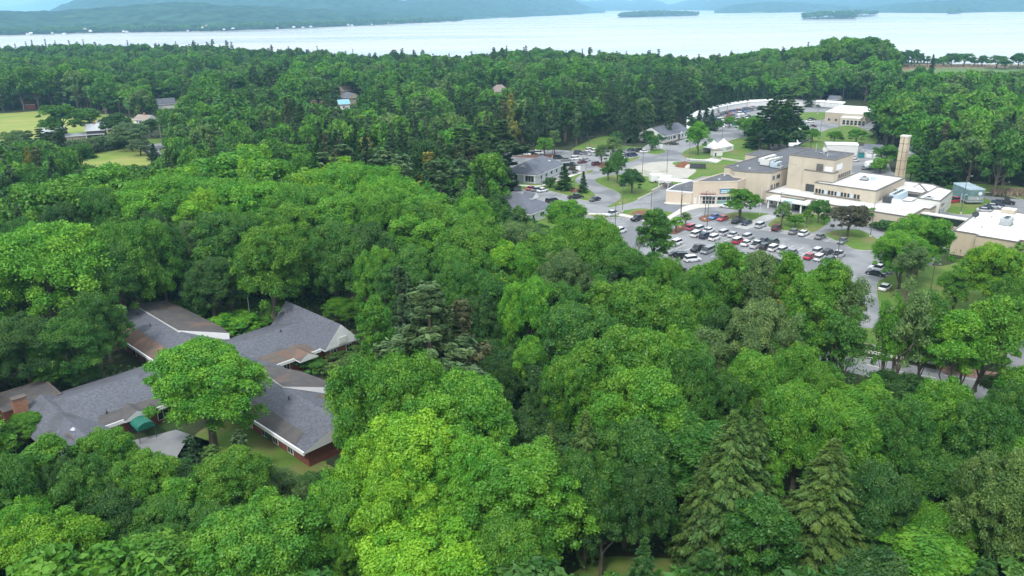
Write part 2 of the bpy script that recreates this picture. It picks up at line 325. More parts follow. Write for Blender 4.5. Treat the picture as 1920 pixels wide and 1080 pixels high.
# wooded knoll on the headland
KN = P(1600, 131, 12); b = MB(); nk = 28
b.pts([(KN[0], KN[1], 18)])
for r_, z_ in ((25, 17), (50, 13), (75, 6), (100, -.5)):
    b.pts([(KN[0]+r_*.6*math.cos(2*math.pi*i/nk), KN[1]+r_*.6*math.sin(2*math.pi*i/nk), z_) for i in range(nk)])
for i in range(nk): b.f.append((0, 1+i, 1+(i+1) % nk)); b.m.append(0)
for j in range(3):
    for i in range(nk): k = 1+j*nk; b.f.append((k+i, k+nk+i, k+nk+(i+1) % nk, k+(i+1) % nk)); b.m.append(0)
struct(b.build("knoll", 'soil'))
def ground_z(x, y):
    d = math.hypot((x-KN[0])/.6, (y-KN[1])/.6); return lerp([0, 25, 50, 75, 98], [18, 17, 13, 6, 0], d)

# open ground -----------------------------------------------------------------
ASPH = [  # main paved campus
 [(925, 430), (925, 300), (960, 283), (1045, 281), (1092, 284), (1160, 281), (1205, 277), (1222, 266), (1250, 272), (1290, 258), (1296, 236), (1330, 214), (1400, 201), (1470, 198), (1560, 203), (1640, 205),
  (1650, 235), (1612, 252), (1660, 290), (1672, 322), (1790, 362), (2020, 384), (2020, 520), (1900, 470), (1800, 455), (1762, 470), (1735, 520), (1668, 545), (1700, 610), (1640, 640), (1560, 600), (1440, 575), (1250, 560), (1150, 500), (1060, 440), (1000, 432)]]
ROAD2 = [(1380, 610), (1480, 640), (1591, 668), (1660, 676), (1760, 694), (1830, 705), (1880, 700), (1890, 640), (1892, 540), (1960, 520), (2050, 600), (2080, 850), (1960, 790), (1850, 765), (1740, 735), (1600, 700), (1480, 668), (1380, 632)]
LAWNS = [
 [(1072, 282), (1085, 273), (1110, 262), (1128, 257), (1158, 256), (1150, 262), (1165, 273), (1205, 277), (1190, 280.5), (1150, 280.5), (1100, 283)],
 [(1212, 286), (1225, 280), (1243, 281), (1248, 285), (1230, 290)],
 [(1190, 258), (1220, 243), (1240, 238), (1262, 236), (1262, 248), (1240, 262), (1212, 262)],
 [(1270, 304), (1330, 305), (1366, 314), (1330, 326), (1298, 338), (1290, 334), (1306, 320), (1285, 314), (1262, 309)],
 [(1118, 336), (1160, 328), (1220, 332), (1278, 342), (1250, 350), (1222, 361), (1198, 374), (1170, 384), (1138, 390), (1152, 381), (1164, 371), (1158, 361), (1124, 346)],
 [(950, 345), (975, 344), (1015, 345), (1044, 336), (1080, 326), (1096, 324), (1082, 333), (1080, 342), (1102, 354), (1116, 367), (1111, 376), (1095, 376), (1069, 368), (1024, 358), (973, 356), (950, 356)],
 [(1093, 324), (1112, 319), (1106, 325)],
 [(1172, 300), (1200, 294), (1192, 300), (1176, 305)],
 [(1165, 398), (1204, 391.5), (1262, 400), (1240, 410.5), (1188, 406)],
 [(1106, 402.5), (1150, 402.5), (1160, 407.5), (1118, 408)],
 [(1358, 405), (1380, 399), (1440, 401), (1427, 406), (1406, 415), (1370, 413)],
 [(1441, 425), (1458, 409), (1500, 401), (1545, 404), (1558, 410), (1542, 427), (1516, 438), (1480, 434)],
 [(1547, 441), (1566, 433), (1600, 431), (1622, 436), (1653, 455), (1655, 464), (1632, 470), (1602, 468), (1586, 460)],
 [(1612, 414), (1640, 424), (1690, 449), (1720, 446), (1790, 470), (1830, 462), (1760, 425), (1640, 412)],
 [(1644, 536), (1668, 518), (1696, 502), (1712, 494), (1762, 500), (1800, 492), (1860, 484), (1925, 490), (1905, 530), (1885, 560), (1883, 640), (1870, 680), (1760, 668), (1662, 653), (1560, 628), (1600, 615), (1650, 610)],
 [(1300, 330), (1330, 316), (1355, 300), (1376, 300), (1420, 320), (1360, 330)],
 [(1335, 290), (1352, 273), (1376, 262), (1412, 258), (1440, 270), (1440, 292), (1396, 305), (1352, 299)],
 [(1279, 289), (1295, 278), (1330, 272), (1348, 280), (1330, 298), (1290, 297)],
 [(1440, 240), (1470, 225), (1520, 250), (1560, 262), (1528, 284), (1480, 275), (1440, 262)],
 [(1500, 212), (1560, 212), (1552, 223), (1510, 226)],
 [(1530, 252), (1590, 236), (1640, 252), (1640, 272), (1600, 268), (1555, 272), (1520, 275)],
 [(1770, 372), (1812, 366), (1860, 378), (1850, 392), (1828, 402), (1790, 402), (1768, 392)],
 [(1770, 358), (1860, 362), (1960, 385), (2020, 392), (2020, 360), (1920, 352), (1800, 345)],
 [(1020, 395), (1036, 398), (1075, 418), (1060, 440), (1000, 432), (985, 424), (1028, 406)],
]
sheet("parking_lot", ASPH, .02, 'asphalt', sm=False)
sheet("road", [ROAD2], .04, 'asphalt')
sheet("lawn", LAWNS, .15, 'grass', dz=.001)
sheet("gravel_yard", [[(1172, 322), (1186, 313), (1225, 304), (1270, 303), (1262, 309), (1285, 313.5), (1307, 320), (1290, 334), (1240, 332), (1200, 329)]], .05, 'gravel')
sheet("service_road", [[(1290, 299), (1340, 303), (1376, 314), (1392, 316), (1412, 300), (1400, 309), (1330, 296), (1300, 294)]], .06, 'concrete')
sheet("ambulance_bay", [[(1237, 376), (1222, 384), (1225, 392), (1262, 400), (1290, 385), (1292, 379), (1250, 378)]], .05, 'asphalt2', sm=False)
sheet("sidewalk", [[(1100, 400.5), (1164, 401.5), (1192, 407), (1238, 411.5), (1262, 400.5), (1288, 386), (1330, 382), (1384, 384), (1384, 388), (1330, 389), (1300, 393), (1270, 404), (1236, 423), (1212, 417), (1160, 405), (1100, 403)],
 [(1250, 379), (1292, 380.5), (1290, 384), (1250, 383)],
 [(975, 347), (1003, 348.5), (1018, 346.5), (1045, 337), (1085, 324), (1088, 326), (1048, 339.5), (1020, 349), (1003, 351), (975, 349)],
 [(1032, 398), (1020, 406), (1000, 415), (985, 424), (992, 424), (1024, 409), (1038, 399)],
 [(1540, 640), (1600, 651), (1660, 664), (1760, 682), (1760, 685), (1658, 669), (1600, 656), (1540, 645)]], .16, 'concrete', dz=.001)
sheet("mulch_bed", [[(1120, 308), (1133, 304.5), (1150, 306), (1152, 311), (1135, 315), (1122, 313)], [(1257, 437), (1270, 426), (1290, 420), (1282, 430), (1268, 438)], [(1310, 410), (1320, 405), (1333, 404), (1334, 413), (1320, 416)],
 [(1066, 356), (1082, 353), (1092, 360), (1070, 361)], [(1184, 401), (1204, 396), (1240, 400), (1236, 406), (1205, 405)], [(960, 294), (1000, 292), (1040, 290), (1030, 296)]], .19, 'mulch', dz=.001)
sheet("brick_median", [[(1765, 693), (1782, 688), (1860, 698), (1922, 706), (1980, 716), (1980, 728), (1918, 722), (1840, 710), (1772, 700)]], .16, 'brickpave')
sheet("hay_field", [[(-160, 214), (0, 213), (98, 206.5), (150, 212), (175, 228), (170, 250), (80, 262), (-160, 270)], [(136, 296), (200, 281), (248, 276), (276, 290), (279, 312), (230, 318), (160, 318), (130, 312)], [(165, 228), (190, 214), (250, 222), (250, 235), (215, 250), (180, 246)]], .05, 'field')
sheet("lane", [[(184, 225), (206, 225), (210, 243), (190, 246), (160, 262), (205, 256), (240, 262), (268, 270), (312, 269), (312, 274), (298, 281), (312, 300), (302, 304), (282, 287), (262, 276), (214, 262), (170, 250)]], .08, 'asphalt')
sheet("house_yard", [[(256, 262), (316, 260), (312, 268), (280, 269)], [(294, 285), (316, 280), (330, 300), (312, 300)]], .07, 'grass')
sheet("marsh", [[(1672, 130), (1740, 123), (2150, 126), (2150, 190), (1900, 178), (1690, 180), (1640, 150)], [(1690, 325), (1730, 300), (1780, 312), (1790, 345), (1740, 350)]], .05, 'meadow')
sheet("reed_bed", [[(1660, 133), (1700, 122), (1800, 121), (2150, 124), (2150, 129), (1800, 128), (1720, 131)], [(1718, 306), (1752, 304), (1768, 330), (1722, 326)]], .12, 'reed')
sheet("courtyard", [[(200, 838), (330, 806), (400, 830), (350, 900), (240, 870)]], .03, 'asphalt', sm=False)
sheet("garden_lawn", [[(330, 860), (440, 780), (580, 850), (640, 900), (560, 960), (430, 960)], [(470, 600), (560, 590), (500, 560), (400, 580)], [(560, 735), (660, 700), (740, 720), (690, 760), (600, 760)], [(1040, 1130), (1110, 1055), (1190, 1044), (1330, 1064), (1420, 1150)]], .03, 'grass')
sheet("woodland_path", [[(655, 558), (700, 536), (722, 545), (690, 566)]], .03, 'mulch')

# ------------------------------------------------------------------ building helpers
def gable(b, a0, a1, b0, b1, ze, zr, axis='a', ov=.4, roof=0, tri=1, hip=(0, 0), fas=.22, sidem=None):
    """closed gable or hip roof; axis = direction of the ridge"""
    a0 -= ov; a1 += ov; b0 -= ov; b1 += ov
    sidem = tri if sidem is None else sidem
    if axis == 'a': r0, r1 = (a0+hip[0], (b0+b1)/2), (a1-hip[1], (b0+b1)/2)
    else: r0, r1 = ((a0+a1)/2, b0+hip[0]), ((a0+a1)/2, b1-hip[1])
    c = [(a0, b0), (a1, b0), (a1, b1), (a0, b1)]
    if axis == 'b': c = [c[1], c[2], c[3], c[0]]
    k = b.pts([(x, y, ze-fas) for x, y in c]+[(x, y, ze) for x, y in c]+[(*r0, zr), (*r1, zr)])
    def f(ids, m): b.f.append(tuple(k+i for i in ids)); b.m.append(m)
    f((3, 2, 1, 0), sidem)
    for i in range(4): f((i, (i+1) % 4, 4+(i+1) % 4, 4+i), sidem)
    f((4, 5, 9, 8), roof); f((6, 7, 8, 9), roof)
    f((5, 6, 9), roof if hip[1] else tri); f((7, 4, 8), roof if hip[0] else tri)
def window(root, T, axis, val, lo, hi, z0, z1, out, cols=1, rows=1, fm='white', gm='glass', fr=.09, name="window"):
    b = MB(T); d = .05*out; e = .09*out
    def bx(l, h, za, zb, v0, v1, mi):
        v0, v1 = min(v0, v1), max(v0, v1)
        if axis == 'a': b.box(v0, v1, l, h, za, zb, mi)
        else: b.box(l, h, v0, v1, za, zb, mi)
    bx(lo, hi, z0, z1, val-.02*out, val+d, 0)
    cw = (hi-lo-fr)/cols; rh = (z1-z0-fr)/rows
    for i in range(cols):
        for j in range(rows): bx(lo+fr+i*cw, lo+i*cw+cw, z0+fr+j*rh, z0+j*rh+rh, val, val+e, 1)
    return b.build(name, [fm, gm], root)
def boxpart(root, T, name, m, *boxes, mt=None):
    if len(boxes) > 1 and name not in ('sign_lettering', 'entrance_frame', 'door_panes', 'canopy_sign', 'trailer_body', 'stained_strip', 'truck_body', 'canopy_upstand'):
        for q in boxes: o = boxpart(root, T, name, m, q, mt=mt)
        return o
    b = MB(T)
    for q in boxes: b.box(*q, 0, 1 if mt else 0)
    return b.build(name, [m, mt] if mt else m, root)
def flat_block(root, T, poly, z, wallm, roofm, name="wing", z0=0, par=.25, pm='coping', pw=.3):
    """walls and a membrane roof with a coping kerb round it"""
    b = MB(T); b.prism(poly, z0, z-.06, 0); wl = b.build(name, wallm, root)
    cx = sum(p[0] for p in poly)/len(poly); cy_ = sum(p[1] for p in poly)/len(poly)
    b = MB(T); b.prism(poly, z-.055, z+.02); b.build("roof", roofm, wl)
    b = MB(T); n = len(poly); A = sum(poly[i][0]*poly[(i+1) % n][1]-poly[(i+1) % n][0]*poly[i][1] for i in range(n)); sg = 1 if A > 0 else -1
    # mitred kerb
    inn = []; outp = []
    for i in range(n):
        p0, p1, p2 = Vector(poly[i-1]), Vector(poly[i]), Vector(poly[(i+1) % n])
        d1 = (p1-p0).normalized(); d2 = (p2-p1).normalized(); n1 = Vector((-d1.y, d1.x))*sg; n2 = Vector((-d2.y, d2.x))*sg
        m_ = (n1+n2); m_ = m_/max(.3, m_.length_squared/2)
        inn.append(tuple(p1+m_*pw)); outp.append(tuple(p1-m_*.06))
    for i in range(n):
        j = (i+1) % n; b.prism([outp[i], outp[j], inn[j], inn[i]], z-.12, z+par)
    b.build("coping", pm, wl); return wl
def aircon(root, T, a, b_, z, la, lb, h, m='metal', name="rooftop_unit"):
    q = MB(T); q.box(a-la/2, a+la/2, b_-lb/2, b_+lb/2, z+.25, z+h, 0); q.box(a-la/2-.15, a+la/2+.15, b_-lb/2-.15, b_+lb/2+.15, z, z+.27, 1)
    nfan = max(1, int(la/1.6))
    for i in range(nfan):
        x = a-la/2+(i+.5)*la/nfan; r = min(.55, lb*.33)
        q.tube((x, b_, z+h), (x, b_, z+h+.18), r, r, 10, 1)
    for i in range(int(la/.5)): q.box(a-la/2+.1+i*.5, a-la/2+.35+i*.5, b_-lb/2-.03, b_-lb/2+.01, z+.5, z+h-.2, 1)
    return q.build(name, [m, 'dmetal'], root)
K_ = 1.0017
TH = lambda p, q, z=0: ((.69*p+.725*q)/K_, (.725*p-.69*q)/K_, z)


# ------------------------------------------------------------------ hospital
ho = TH(240, -90)
hosp = thing("hospital", "large cream hospital of several flat-roofed wings around a three-storey tower, beyond the main parking lot", "hospital", (ho[0], ho[1], 0))
low = flat_block(hosp, TH, [(232.4, -110.2), (232.4, -94), (228.6, -94), (228.6, -66), (241.5, -66), (241.5, -64.5), (247, -64.5), (247, -63.8), (252, -63.8), (252, -66), (262, -66), (262, -94), (262, -110.2)], 3.7, 'cream', 'wroof', "ground_floor")
boxpart(hosp, TH, "canopy", 'white', (226.8, 232.3, -107.2, -94.2, 2.75, 3.3))
boxpart(hosp, TH, "canopy_upstand", 'coping', (230.0, 230.35, -104, -96.5, 3.3, 3.75), (230.35, 232.3, -97.0, -96.6, 3.3, 3.75), (232.31, 232.6, -104, -94, 3.72, 4.0))
for q in (-106.6, -103.5, -99.3, -96.2): boxpart(hosp, TH, "column", 'white', (227.3, 227.7, q-.2, q+.2, 0, 2.75))
boxpart(hosp, TH, "canopy_sign", 'pale_blue', (226.6, 226.78, -101.6, -98.8, 2.5, 3.5), (226.8, 230, -101.6, -98.8, 3.31, 3.42))
for q0, q1 in ((-109.5, -107.4), (-106.3, -103.8), (-103.3, -100.9), (-100.4, -98.2), (-97.6, -95)):
    window(hosp, TH, 'a', 232.38, q0, q1, .15, 2.6, -1, 3, 2, 'white', 'glass', .1, "entrance_glazing")
# tower and its front block
tow = flat_block(hosp, TH, [(242, -108), (242, -93.5), (257, -93.5), (257, -108)], 14.3, 'cream', 'droof', "tower", z0=3.6)
flat_block(hosp, TH, [(241.4, -102.4), (241.4, -93.1), (242.02, -93.1), (245.2, -93.49), (245.2, -93.3), (245.2, -102.4)][:2]+[(244.9, -93.1), (244.9, -102.4)], 10.3, 'cream', 'droof', "front_block", z0=6.1)
boxpart(hosp, TH, "pier", 'cream', (240.9, 242.1, -102.4, -101.3, 3.7, 6.1), (240.9, 242.1, -97.6, -93.1, 3.7, 6.1))
boxpart(hosp, TH, "recess", 'dmetal', (241.6, 241.99, -101.3, -97.6, 3.75, 6.05))
boxpart(hosp, TH, "door", 'pole', (241.9, 241.98, -98.9, -96.8, 10.4, 12.7)); hosp.children[-1]["label"] = "dark brown double door above the front block"
boxpart(hosp, TH, "wall_panel", 'white', (241.9, 241.98, -96.3, -93.8, 10.6, 12.1), (244, 248.5, -93.52, -93.42, 10.8, 12.6))
boxpart(hosp, TH, "wall_joint", 'tan', (241.93, 242.0, -103.3, -103.2, 6, 14.1), (241.93, 242.0, -97.6, -97.5, 12.8, 14.1), (241.93, 242, -107, -105, 8.0, 8.15), (241.93, 242, -107, -105, 11.5, 11.65))
for i in range(8): window(hosp, TH, 'b', -93.5, 243.1+i*1.62, 244.5+i*1.62, 7.95, 9.3, 1, 2, 1, 'tan')
# two-storey block with the window band
blk = flat_block(hosp, TH, [(238.5, -97.4), (238.5, -79), (263.2, -79), (263.2, -93.3), (245.3, -93.3), (241.2, -93.0), (240.0, -97.4)][:4]+[(238.6+18, -93.3), (241.3, -93.3), (241.3, -97.4)], 7.4, 'cream', 'wroof', "east_block", z0=3.6)
for i in range(14): window(hosp, TH, 'a', 238.5, -97.0+i*.98, -96.12+i*.98, 4.3, 5.75, -1, 1, 1, 'white' if i % 4 == 2 else 'tan', 'glass' if i % 4 != 3 else 'pale_blue')
boxpart(hosp, TH, "sill_band", 'coping', (238.3, 238.5, -97.2, -83, 4.0, 4.2))
# left wing
win_poly = [(234.8, -126.5), (234.8, -124.2), (231.6, -121.1), (231.8, -117), (235.1, -110.3), (286, -110.3), (286, -126.5)]
wing = flat_block(hosp, TH, win_poly, 9.2, 'cream', 'droof', "west_wing")
b = MB(TH); b.box(233.2, 233.6, -115.2, -114.8, 0, 9.0); b.build("downpipe", 'dmetal', hosp)
for z0, z1 in ((6.7, 8.1), (4.0, 5.4)):
    for i in range(4): window(hosp, TH, 'b', -110.3, 235.6+i*.78, 236.3+i*.78, z0, z1, 1, 1, 1, 'tan', 'glass' if (i+int(z0)) % 3 else 'pale_blue')
    for i in range(3): window(hosp, TH, 'b', -110.3, 239.2+i*.86, 239.98+i*.86, z0, z1, 1, 1, 1, 'tan')
for i in range(3): window(hosp, TH, 'b', -110.3, 286-8+i*2.2, 286-6.4+i*2.2, 6.7, 8.1, 1, 2, 1, 'tan')
flat_block(hosp, TH, [(266, -135.4), (266, -126.6), (278, -126.6), (278, -135.4)], 8, 'cream', 'droof', "stair_block")
# emergency wing
er = flat_block(hosp, TH, [(216.7, -127), (221.5, -121.3), (226.4, -116.9), (231.7, -117.05), (231.5, -121.1), (234.7, -124.2), (234.75, -127)], 7, 'cream2', 'droof', "emergency_wing", pm='cream2')
flat_block(hosp, TH, [(213.8, -134.9), (216.4, -127.06), (234, -127.06), (231, -136.6), (222, -136.8)], 3.7, 'cream2', 'droof', "low_wing", pm='white')
P0 = Vector(TH(221.5, -121.3)); P1 = Vector(TH(226.4, -116.9)); ang = math.atan2((P1-P0).y, (P1-P0).x); L2 = (P1-P0).length
T2 = Fr(ang, (P0.x, P0.y))
Q0 = Vector(TH(216.7, -127)); Q1 = P0; ang1 = math.atan2((Q1-Q0).y, (Q1-Q0).x); L1 = (Q1-Q0).length; T1 = Fr(ang1, (Q0.x, Q0.y))
window(hosp, T1, 'b', 0, 3.1, 7.2, .05, 2.6, -1, 4, 2, 'white', 'glass', .12, "entrance_door")
boxpart(hosp, T1, "entrance_frame", 'white', (2.0, 2.3, -.5, -.02, 0, 2.8), (2.0, 7.4, -.6, -.02, 2.8, 3.0))
boxpart(hosp, T1, "side_door", 'offwhite', (.4, 1.4, -.06, -.02, 0, 2.2))
window(hosp, T2, 'b', 0, .3, L2-.4, 1.2, 2.5, -1, 4, 1, 'pale_blue', 'glass', .12, "waiting_room_window")
boxpart(hosp, T2, "dark_base", 'teal', (.3, L2-.4, -.07, -.02, .1, 1.1))
sg = boxpart(hosp, T2, "wall_sign", 'bluesign', (1.0, 4.9, -.2, -.03, 3.5, 4.75)); sg["label"] = "dark blue sign with two lines of white lettering"
for a0, a1, z0 in ((1.35, 3.15, 4.2), (3.4, 4.4, 4.2), (1.2, 4.62, 3.72)): boxpart(sg, T2, "sign_lettering", 'white', (a0, a1, -.24, -.21, z0, z0+.25))
boxpart(hosp, T2, "ledge", 'offwhite', (.7, 5.4, -.3, -.02, 5.0, 5.12))
cu = bpy.data.curves.new("emergency_text", 'FONT'); cu.body = "EMERGENCY"; cu.size = .85; cu.extrude = .05; cu.align_x = 'LEFT'
to = bpy.data.objects.new("tmp_text", cu); scn.collection.objects.link(to); bpy.context.view_layer.update()
tme = bpy.data.meshes.new_from_object(to); bpy.data.objects.remove(to)
rc = T1.c, T1.s; wl = max(v.co.x for v in tme.vertices)
for v in tme.vertices:
    x, y, z = v.co; sx = 2.5+x*4.7/wl; p = T1(sx, -.34-z, 3.15+y*1.0); v.co = (p[0]-ho[0], p[1]-ho[1], p[2])
tme.materials.append(M['redtext']); eo = bpy.data.objects.new("emergency_lettering", tme); scn.collection.objects.link(eo); eo.parent = hosp; ORI[eo.name] = ORI[hosp.name]
boxpart(hosp, T1, "letter_rail", 'redtext', (2.3, 7.4, -.4, -.02, 3.03, 3.1))
# low front range windows
for q0 in (-91.5, -88.2, -86.9, -84.6, -82.2, -80.9, -78.4, -77.1): window(hosp, TH, 'a', 228.6, q0, q0+1.15, .9, 2.0, -1, 2, 1, 'tan', 'glass')
window(hosp, TH, 'a', 228.6, -73.2, -68.3, .9, 2.1, -1, 5, 1, 'tan', 'teal')
window(hosp, TH, 'b', -66, 233, 234.4, .9, 2.4, 1, 1, 1, 'tan', 'glass')
boxpart(hosp, TH, "dark_passage", 'dmetal', (241.7, 246, -66.1, -65.7, .1, 3.2))
# rear east roofs
flat_block(hosp, TH, [(254, -80.7), (254, -70.6), (258, -70.6), (269, -76.5), (269, -80.7)], 5.2, 'cream2', 'wroof', "rear_block", z0=3.7)
flat_block(hosp, TH, [(262.1, -76), (258, -70.4), (266, -68.5), (270, -72.4), (270, -76)], 5.0, 'cream2', 'wroof', "rear_block")
flat_block(hosp, TH, [(246.8, -70), (246.8, -63.6), (263.4, -64.9), (266, -70)], 5.3, 'offwhite', 'wroof2', "loading_block")
# chimney
ch = boxpart(hosp, TH, "chimney", 'tan', (263.3, 265.7, -82.3, -80.0, 0, 20.0))
boxpart(ch, TH, "chimney_cap", 'concrete', (263.15, 265.85, -82.45, -79.85, 20.0, 20.4))
b = MB(TH)
for z in (9.9, 12.6, 15.3, 17.9): b.box(263.25, 265.75, -82.35, -79.95, z, z+.1)
b.box(263.22, 263.3, -81.2, -81.05, 7.5, 19.9); b.build("chimney_joint", 'rust', ch)
# rooftop plant
aircon(hosp, TH, 246.5, -117.5, 9.2, 3.4, 3.2, 2.2, 'offwhite'); aircon(hosp, TH, 245, -113.6, 9.2, 3.4, 2.4, 1.9, 'pale_blue')
boxpart(hosp, TH, "duct", 'offwhite', (248.5, 259, -121.5, -120.2, 9.6, 10.7), (246, 258, -119, -118.2, 9.6, 10.3))
aircon(hosp, TH, 243.5, -111.9, 9.2, 1.4, 2.4, 1.0, 'metal'); aircon(hosp, TH, 254, -101.5, 14.3, 1.6, 1.2, 1.5, 'offwhite'); aircon(hosp, TH, 250.5, -101, 14.3, .8, 1.2, .4, 'white')
for p, q, h_, r_ in ((246, -97.5, 15.9, .14), (252.5, -104, 17, .1), (256, -96, 15.6, .08)): b = MB(TH); b.tube((p, q, 14.3), (p, q, h_), r_); b.build("vent_pipe", 'metal', hosp)
aircon(hosp, TH, 252, -87.5, 7.4, 1.6, 2.0, 1.0, 'metal'); boxpart(hosp, TH, "small_vent", 'pale_blue', (253, 253.8, -86, -84.8, 7.4, 8.6))
boxpart(hosp, TH, "dark_plant", 'dmetal', (241.5, 246, -77.8, -75.6, 3.75, 5.6), (253, 255.8, -75.4, -70.9, 3.75, 4.9), (259.5, 261.5, -78.4, -77, 3.75, 5.0))
aircon(hosp, TH, 248, -75.6, 3.75, 9, 2.6, 2.3, 'pale_blue'); aircon(hosp, TH, 249, -67.4, 3.75, 2.2, 2.2, 2.0, 'metal')
boxpart(hosp, TH, "plant_screen", 'white', (242, 242.15, -75.4, -72.5, 3.75, 5.2), (247, 252, -74, -71.5, 4.0, 4.2), (252, 258, -77.8, -76.4, 4.2, 5.3))
boxpart(hosp, TH, "loading_screen", 'metal', (246.5, 250, -63.2, -63.0, .2, 3.2))
for p, q, s in [(237, -119, .5), (238.5, -124, .4), (225, -123, .5), (232, -125, .5), (236, -90, .5), (233, -80, .4), (236, -70.5, .4), (258, -90, .4), (262, -120, .5), (270, -116, .6), (254, -112.5, .5)]:
    z = 9.2 if q < -110.3 and p > 234.8 else (7 if q < -110 else (7.4 if p > 240 and q < -79 else 3.7)); boxpart(hosp, TH, "roof_hatch", 'offwhite', (p, p+s, q, q+s, z, z+.4))
# annexe at the right edge
eo_ = TH(225, -44)
ann = thing("hospital_annexe", "tan flat-roofed annexe with bright white roof, cut by the right edge", "building", (eo_[0], eo_[1], 0))
flat_block(ann, TH, [(213, -50.8), (213, -45.5), (211.8, -45.4), (211.8, -36.4), (214, -36.4), (214, -20), (243.3, -20), (243.3, -49.1), (239.2, -49.1), (238, -51.6)], 5.9, 'tan', 'wroof2', "walls")
boxpart(ann, TH, "stair_head", 'cream', (240.3, 243, -46.8, -43.6, 5.9, 7.1), mt='wroof2')
aircon(ann, TH, 227, -42.5, 6.0, 3.4, 2.4, 2.0, 'metal'); boxpart(ann, TH, "curb_platform", 'offwhite', (222.5, 229, -45, -37.5, 5.93, 6.25))
b = MB(TH); b.tube((228.5, -50.0, 5.9), (228.5, -50.0, 7.0), .12); b.tube((228.2, -50.0, 7.3), (228.8, -50.0, 7.3), .8, .8, 14, 1); b.build("satellite_dish", ['metal', 'dmetal'], ann)
boxpart(ann, TH, "vent", 'metal', (220.5, 221, -46.6, -46.1, 5.9, 6.5), (233, 233.4, -47.5, -47, 5.9, 6.4))
boxpart(ann, TH, "window_panel", 'pale_blue', (211.7, 211.78, -35.5, -33, 2, 3.6))
lk = thing("covered_walkway", "low covered walkway linking the hospital to the tan annexe", "walkway", (*TH(240, -58)[:2], 0))
boxpart(lk, TH, "roof", 'wroof', (238, 240.2, -65.9, -51.7, 2.9, 3.2)); boxpart(lk, TH, "glazed_side", 'glass', (238.2, 238.3, -65.9, -51.7, .8, 2.9)); boxpart(lk, TH, "base_wall", 'tan', (238.1, 240, -65.9, -51.7, 0, .8))

# ------------------------------------------------------------------ brick building in the foreground
no = TH(50, -118)
nur = thing("brick_building", "disused dark brick X-plan building with slate-grey gable roofs in the trees, left foreground", "building", (no[0], no[1], 0))
def bricks(name, *bx):
    return boxpart(nur, TH, name, 'brick', *bx)
# walls inside the eaves
bricks("wall", (30, 72, -129.5, -113.8, 0, 2.75)); bricks("wall", (48.2, 60.0, -155, -129.5, 0, 2.75)); bricks("wall", (49.2, 60, -113.8, -86, 0, 2.75)); bricks("wall", (25.2, 32, -127, -101, 0, 2.75))
def roofpart(name, mats, *a, **k):
    b = MB(TH); gable(b, *a, **k); return b.build(name, mats, nur)
RM = ['shingle', 'white']
roofpart("main_roof", RM, 26.5, 73, -130.3, -113.4, 2.85, 5.3, 'a', ov=.0, hip=(4.5, 0))
roofpart("north_wing_roof", RM, 47.5, 61.0, -155.5, -121, 2.85, 5.2, 'b', ov=0)
roofpart("south_wing_roof", RM, 48.4, 61.2, -121, -85.5, 2.85, 5.25, 'b', ov=0)
roofpart("hip_roof", RM, 24.4, 33.0, -127, -99, 2.85, 4.9, 'b', ov=0, hip=(0, 5))
# chapel-like cross gable at the far end
bricks("gable_wall", (70.5, 76.2, -129, -112.4, 0, 2.75))
roofpart("steep_gable_roof", RM, 69.6, 77.0, -130, -112.0, 3.0, 6.9, 'b', ov=0)
b = MB(TH); b.face([(70.0, -111.95, 3.0), (76.6, -111.95, 3.0), (73.3, -111.95, 6.6)]); b.face([(70.0, -111.9, 3.0), (76.6, -111.9, 3.0), (73.3, -111.9, 6.6)]); b.build("gable_panel", 'white', nur)
# raised monitors with white fascias
def monitor(poly, zt, name="raised_roof"):
    b = MB(TH); zl = zt; b.prism(poly, 3.2, [z-.55 for z in zl], 0); w_ = b.build("raised_wall", 'white', nur)
    b = MB(TH)
    b.prism(poly, 2.9, [z-.5 for z in zl]); 
    bpy.data.objects.remove(w_)
    b = MB(TH); b.prism(poly, 3.3, zl, 0, 1); return b.build(name, ['white', 'dbrown'], nur)
monitor([(55.2, -110.6), (54.6, -100.6), (60.8, -97), (61.4, -100), (60.4, -104.8), (57.4, -109.4)], [5.75, 5.45, 4.2, 4.3, 4.6, 5.3])
monitor([(54.2, -155.2), (53.9, -134.6), (60.5, -128.8), (61.3, -133), (61.1, -150), (60.6, -155.3)], [5.35, 5.5, 4.5, 4.3, 4.2, 4.2])
# stained valleys / lean-to strips along the eaves (laid on the roof slopes)
def strip(poly3, m, name="stained_strip"):
    b = MB(TH); k = b.pts([(x, y, z+.05) for x, y, z in poly3]+[(x, y, z-.02) for x, y, z in poly3]); n = len(poly3)
    b.f.append(tuple(range(k, k+n))); b.m.append(0)
    for i in range(n): b.f.append((k+i, k+(i+1) % n, k+n+(i+1) % n, k+n+i)); b.m.append(0)
    return b.build(name, m, nur)
zs = lambda v: 5.3-(v+121.85)*(2.45/8.45)           # main roof south slope
strip([(57.6, -113.5, zs(-113.5)), (68.8, -113.5, zs(-113.5)), (68.2, -116.3, zs(-116.3)), (59.2, -116.6, zs(-116.6))], 'rust')
strip([(66.6, -113.45, zs(-113.45)+.01), (63.4, -113.45, zs(-113.45)+.01), (62.2, -116.2, zs(-116.2)+.01), (64.2, -116.2, zs(-116.2)+.01)], 'orust')
strip([(31.5, -113.5, zs(-113.5)), (42.8, -113.5, zs(-113.5)), (42.0, -115.7, zs(-115.7)), (33.0, -116.0, zs(-116))], 'dbrown')
zw = lambda u: 5.2-(54.25-u)*(2.35/6.75)             # north wing, west slope
strip([(47.6, -150, zw(47.6)), (50.6, -148, zw(50.6)), (50.2, -130.2, zw(50.2)), (47.6, -130.4, zw(47.6))], 'orust')
zs2 = lambda u: 5.25-(54.8-u)*(2.4/6.4)
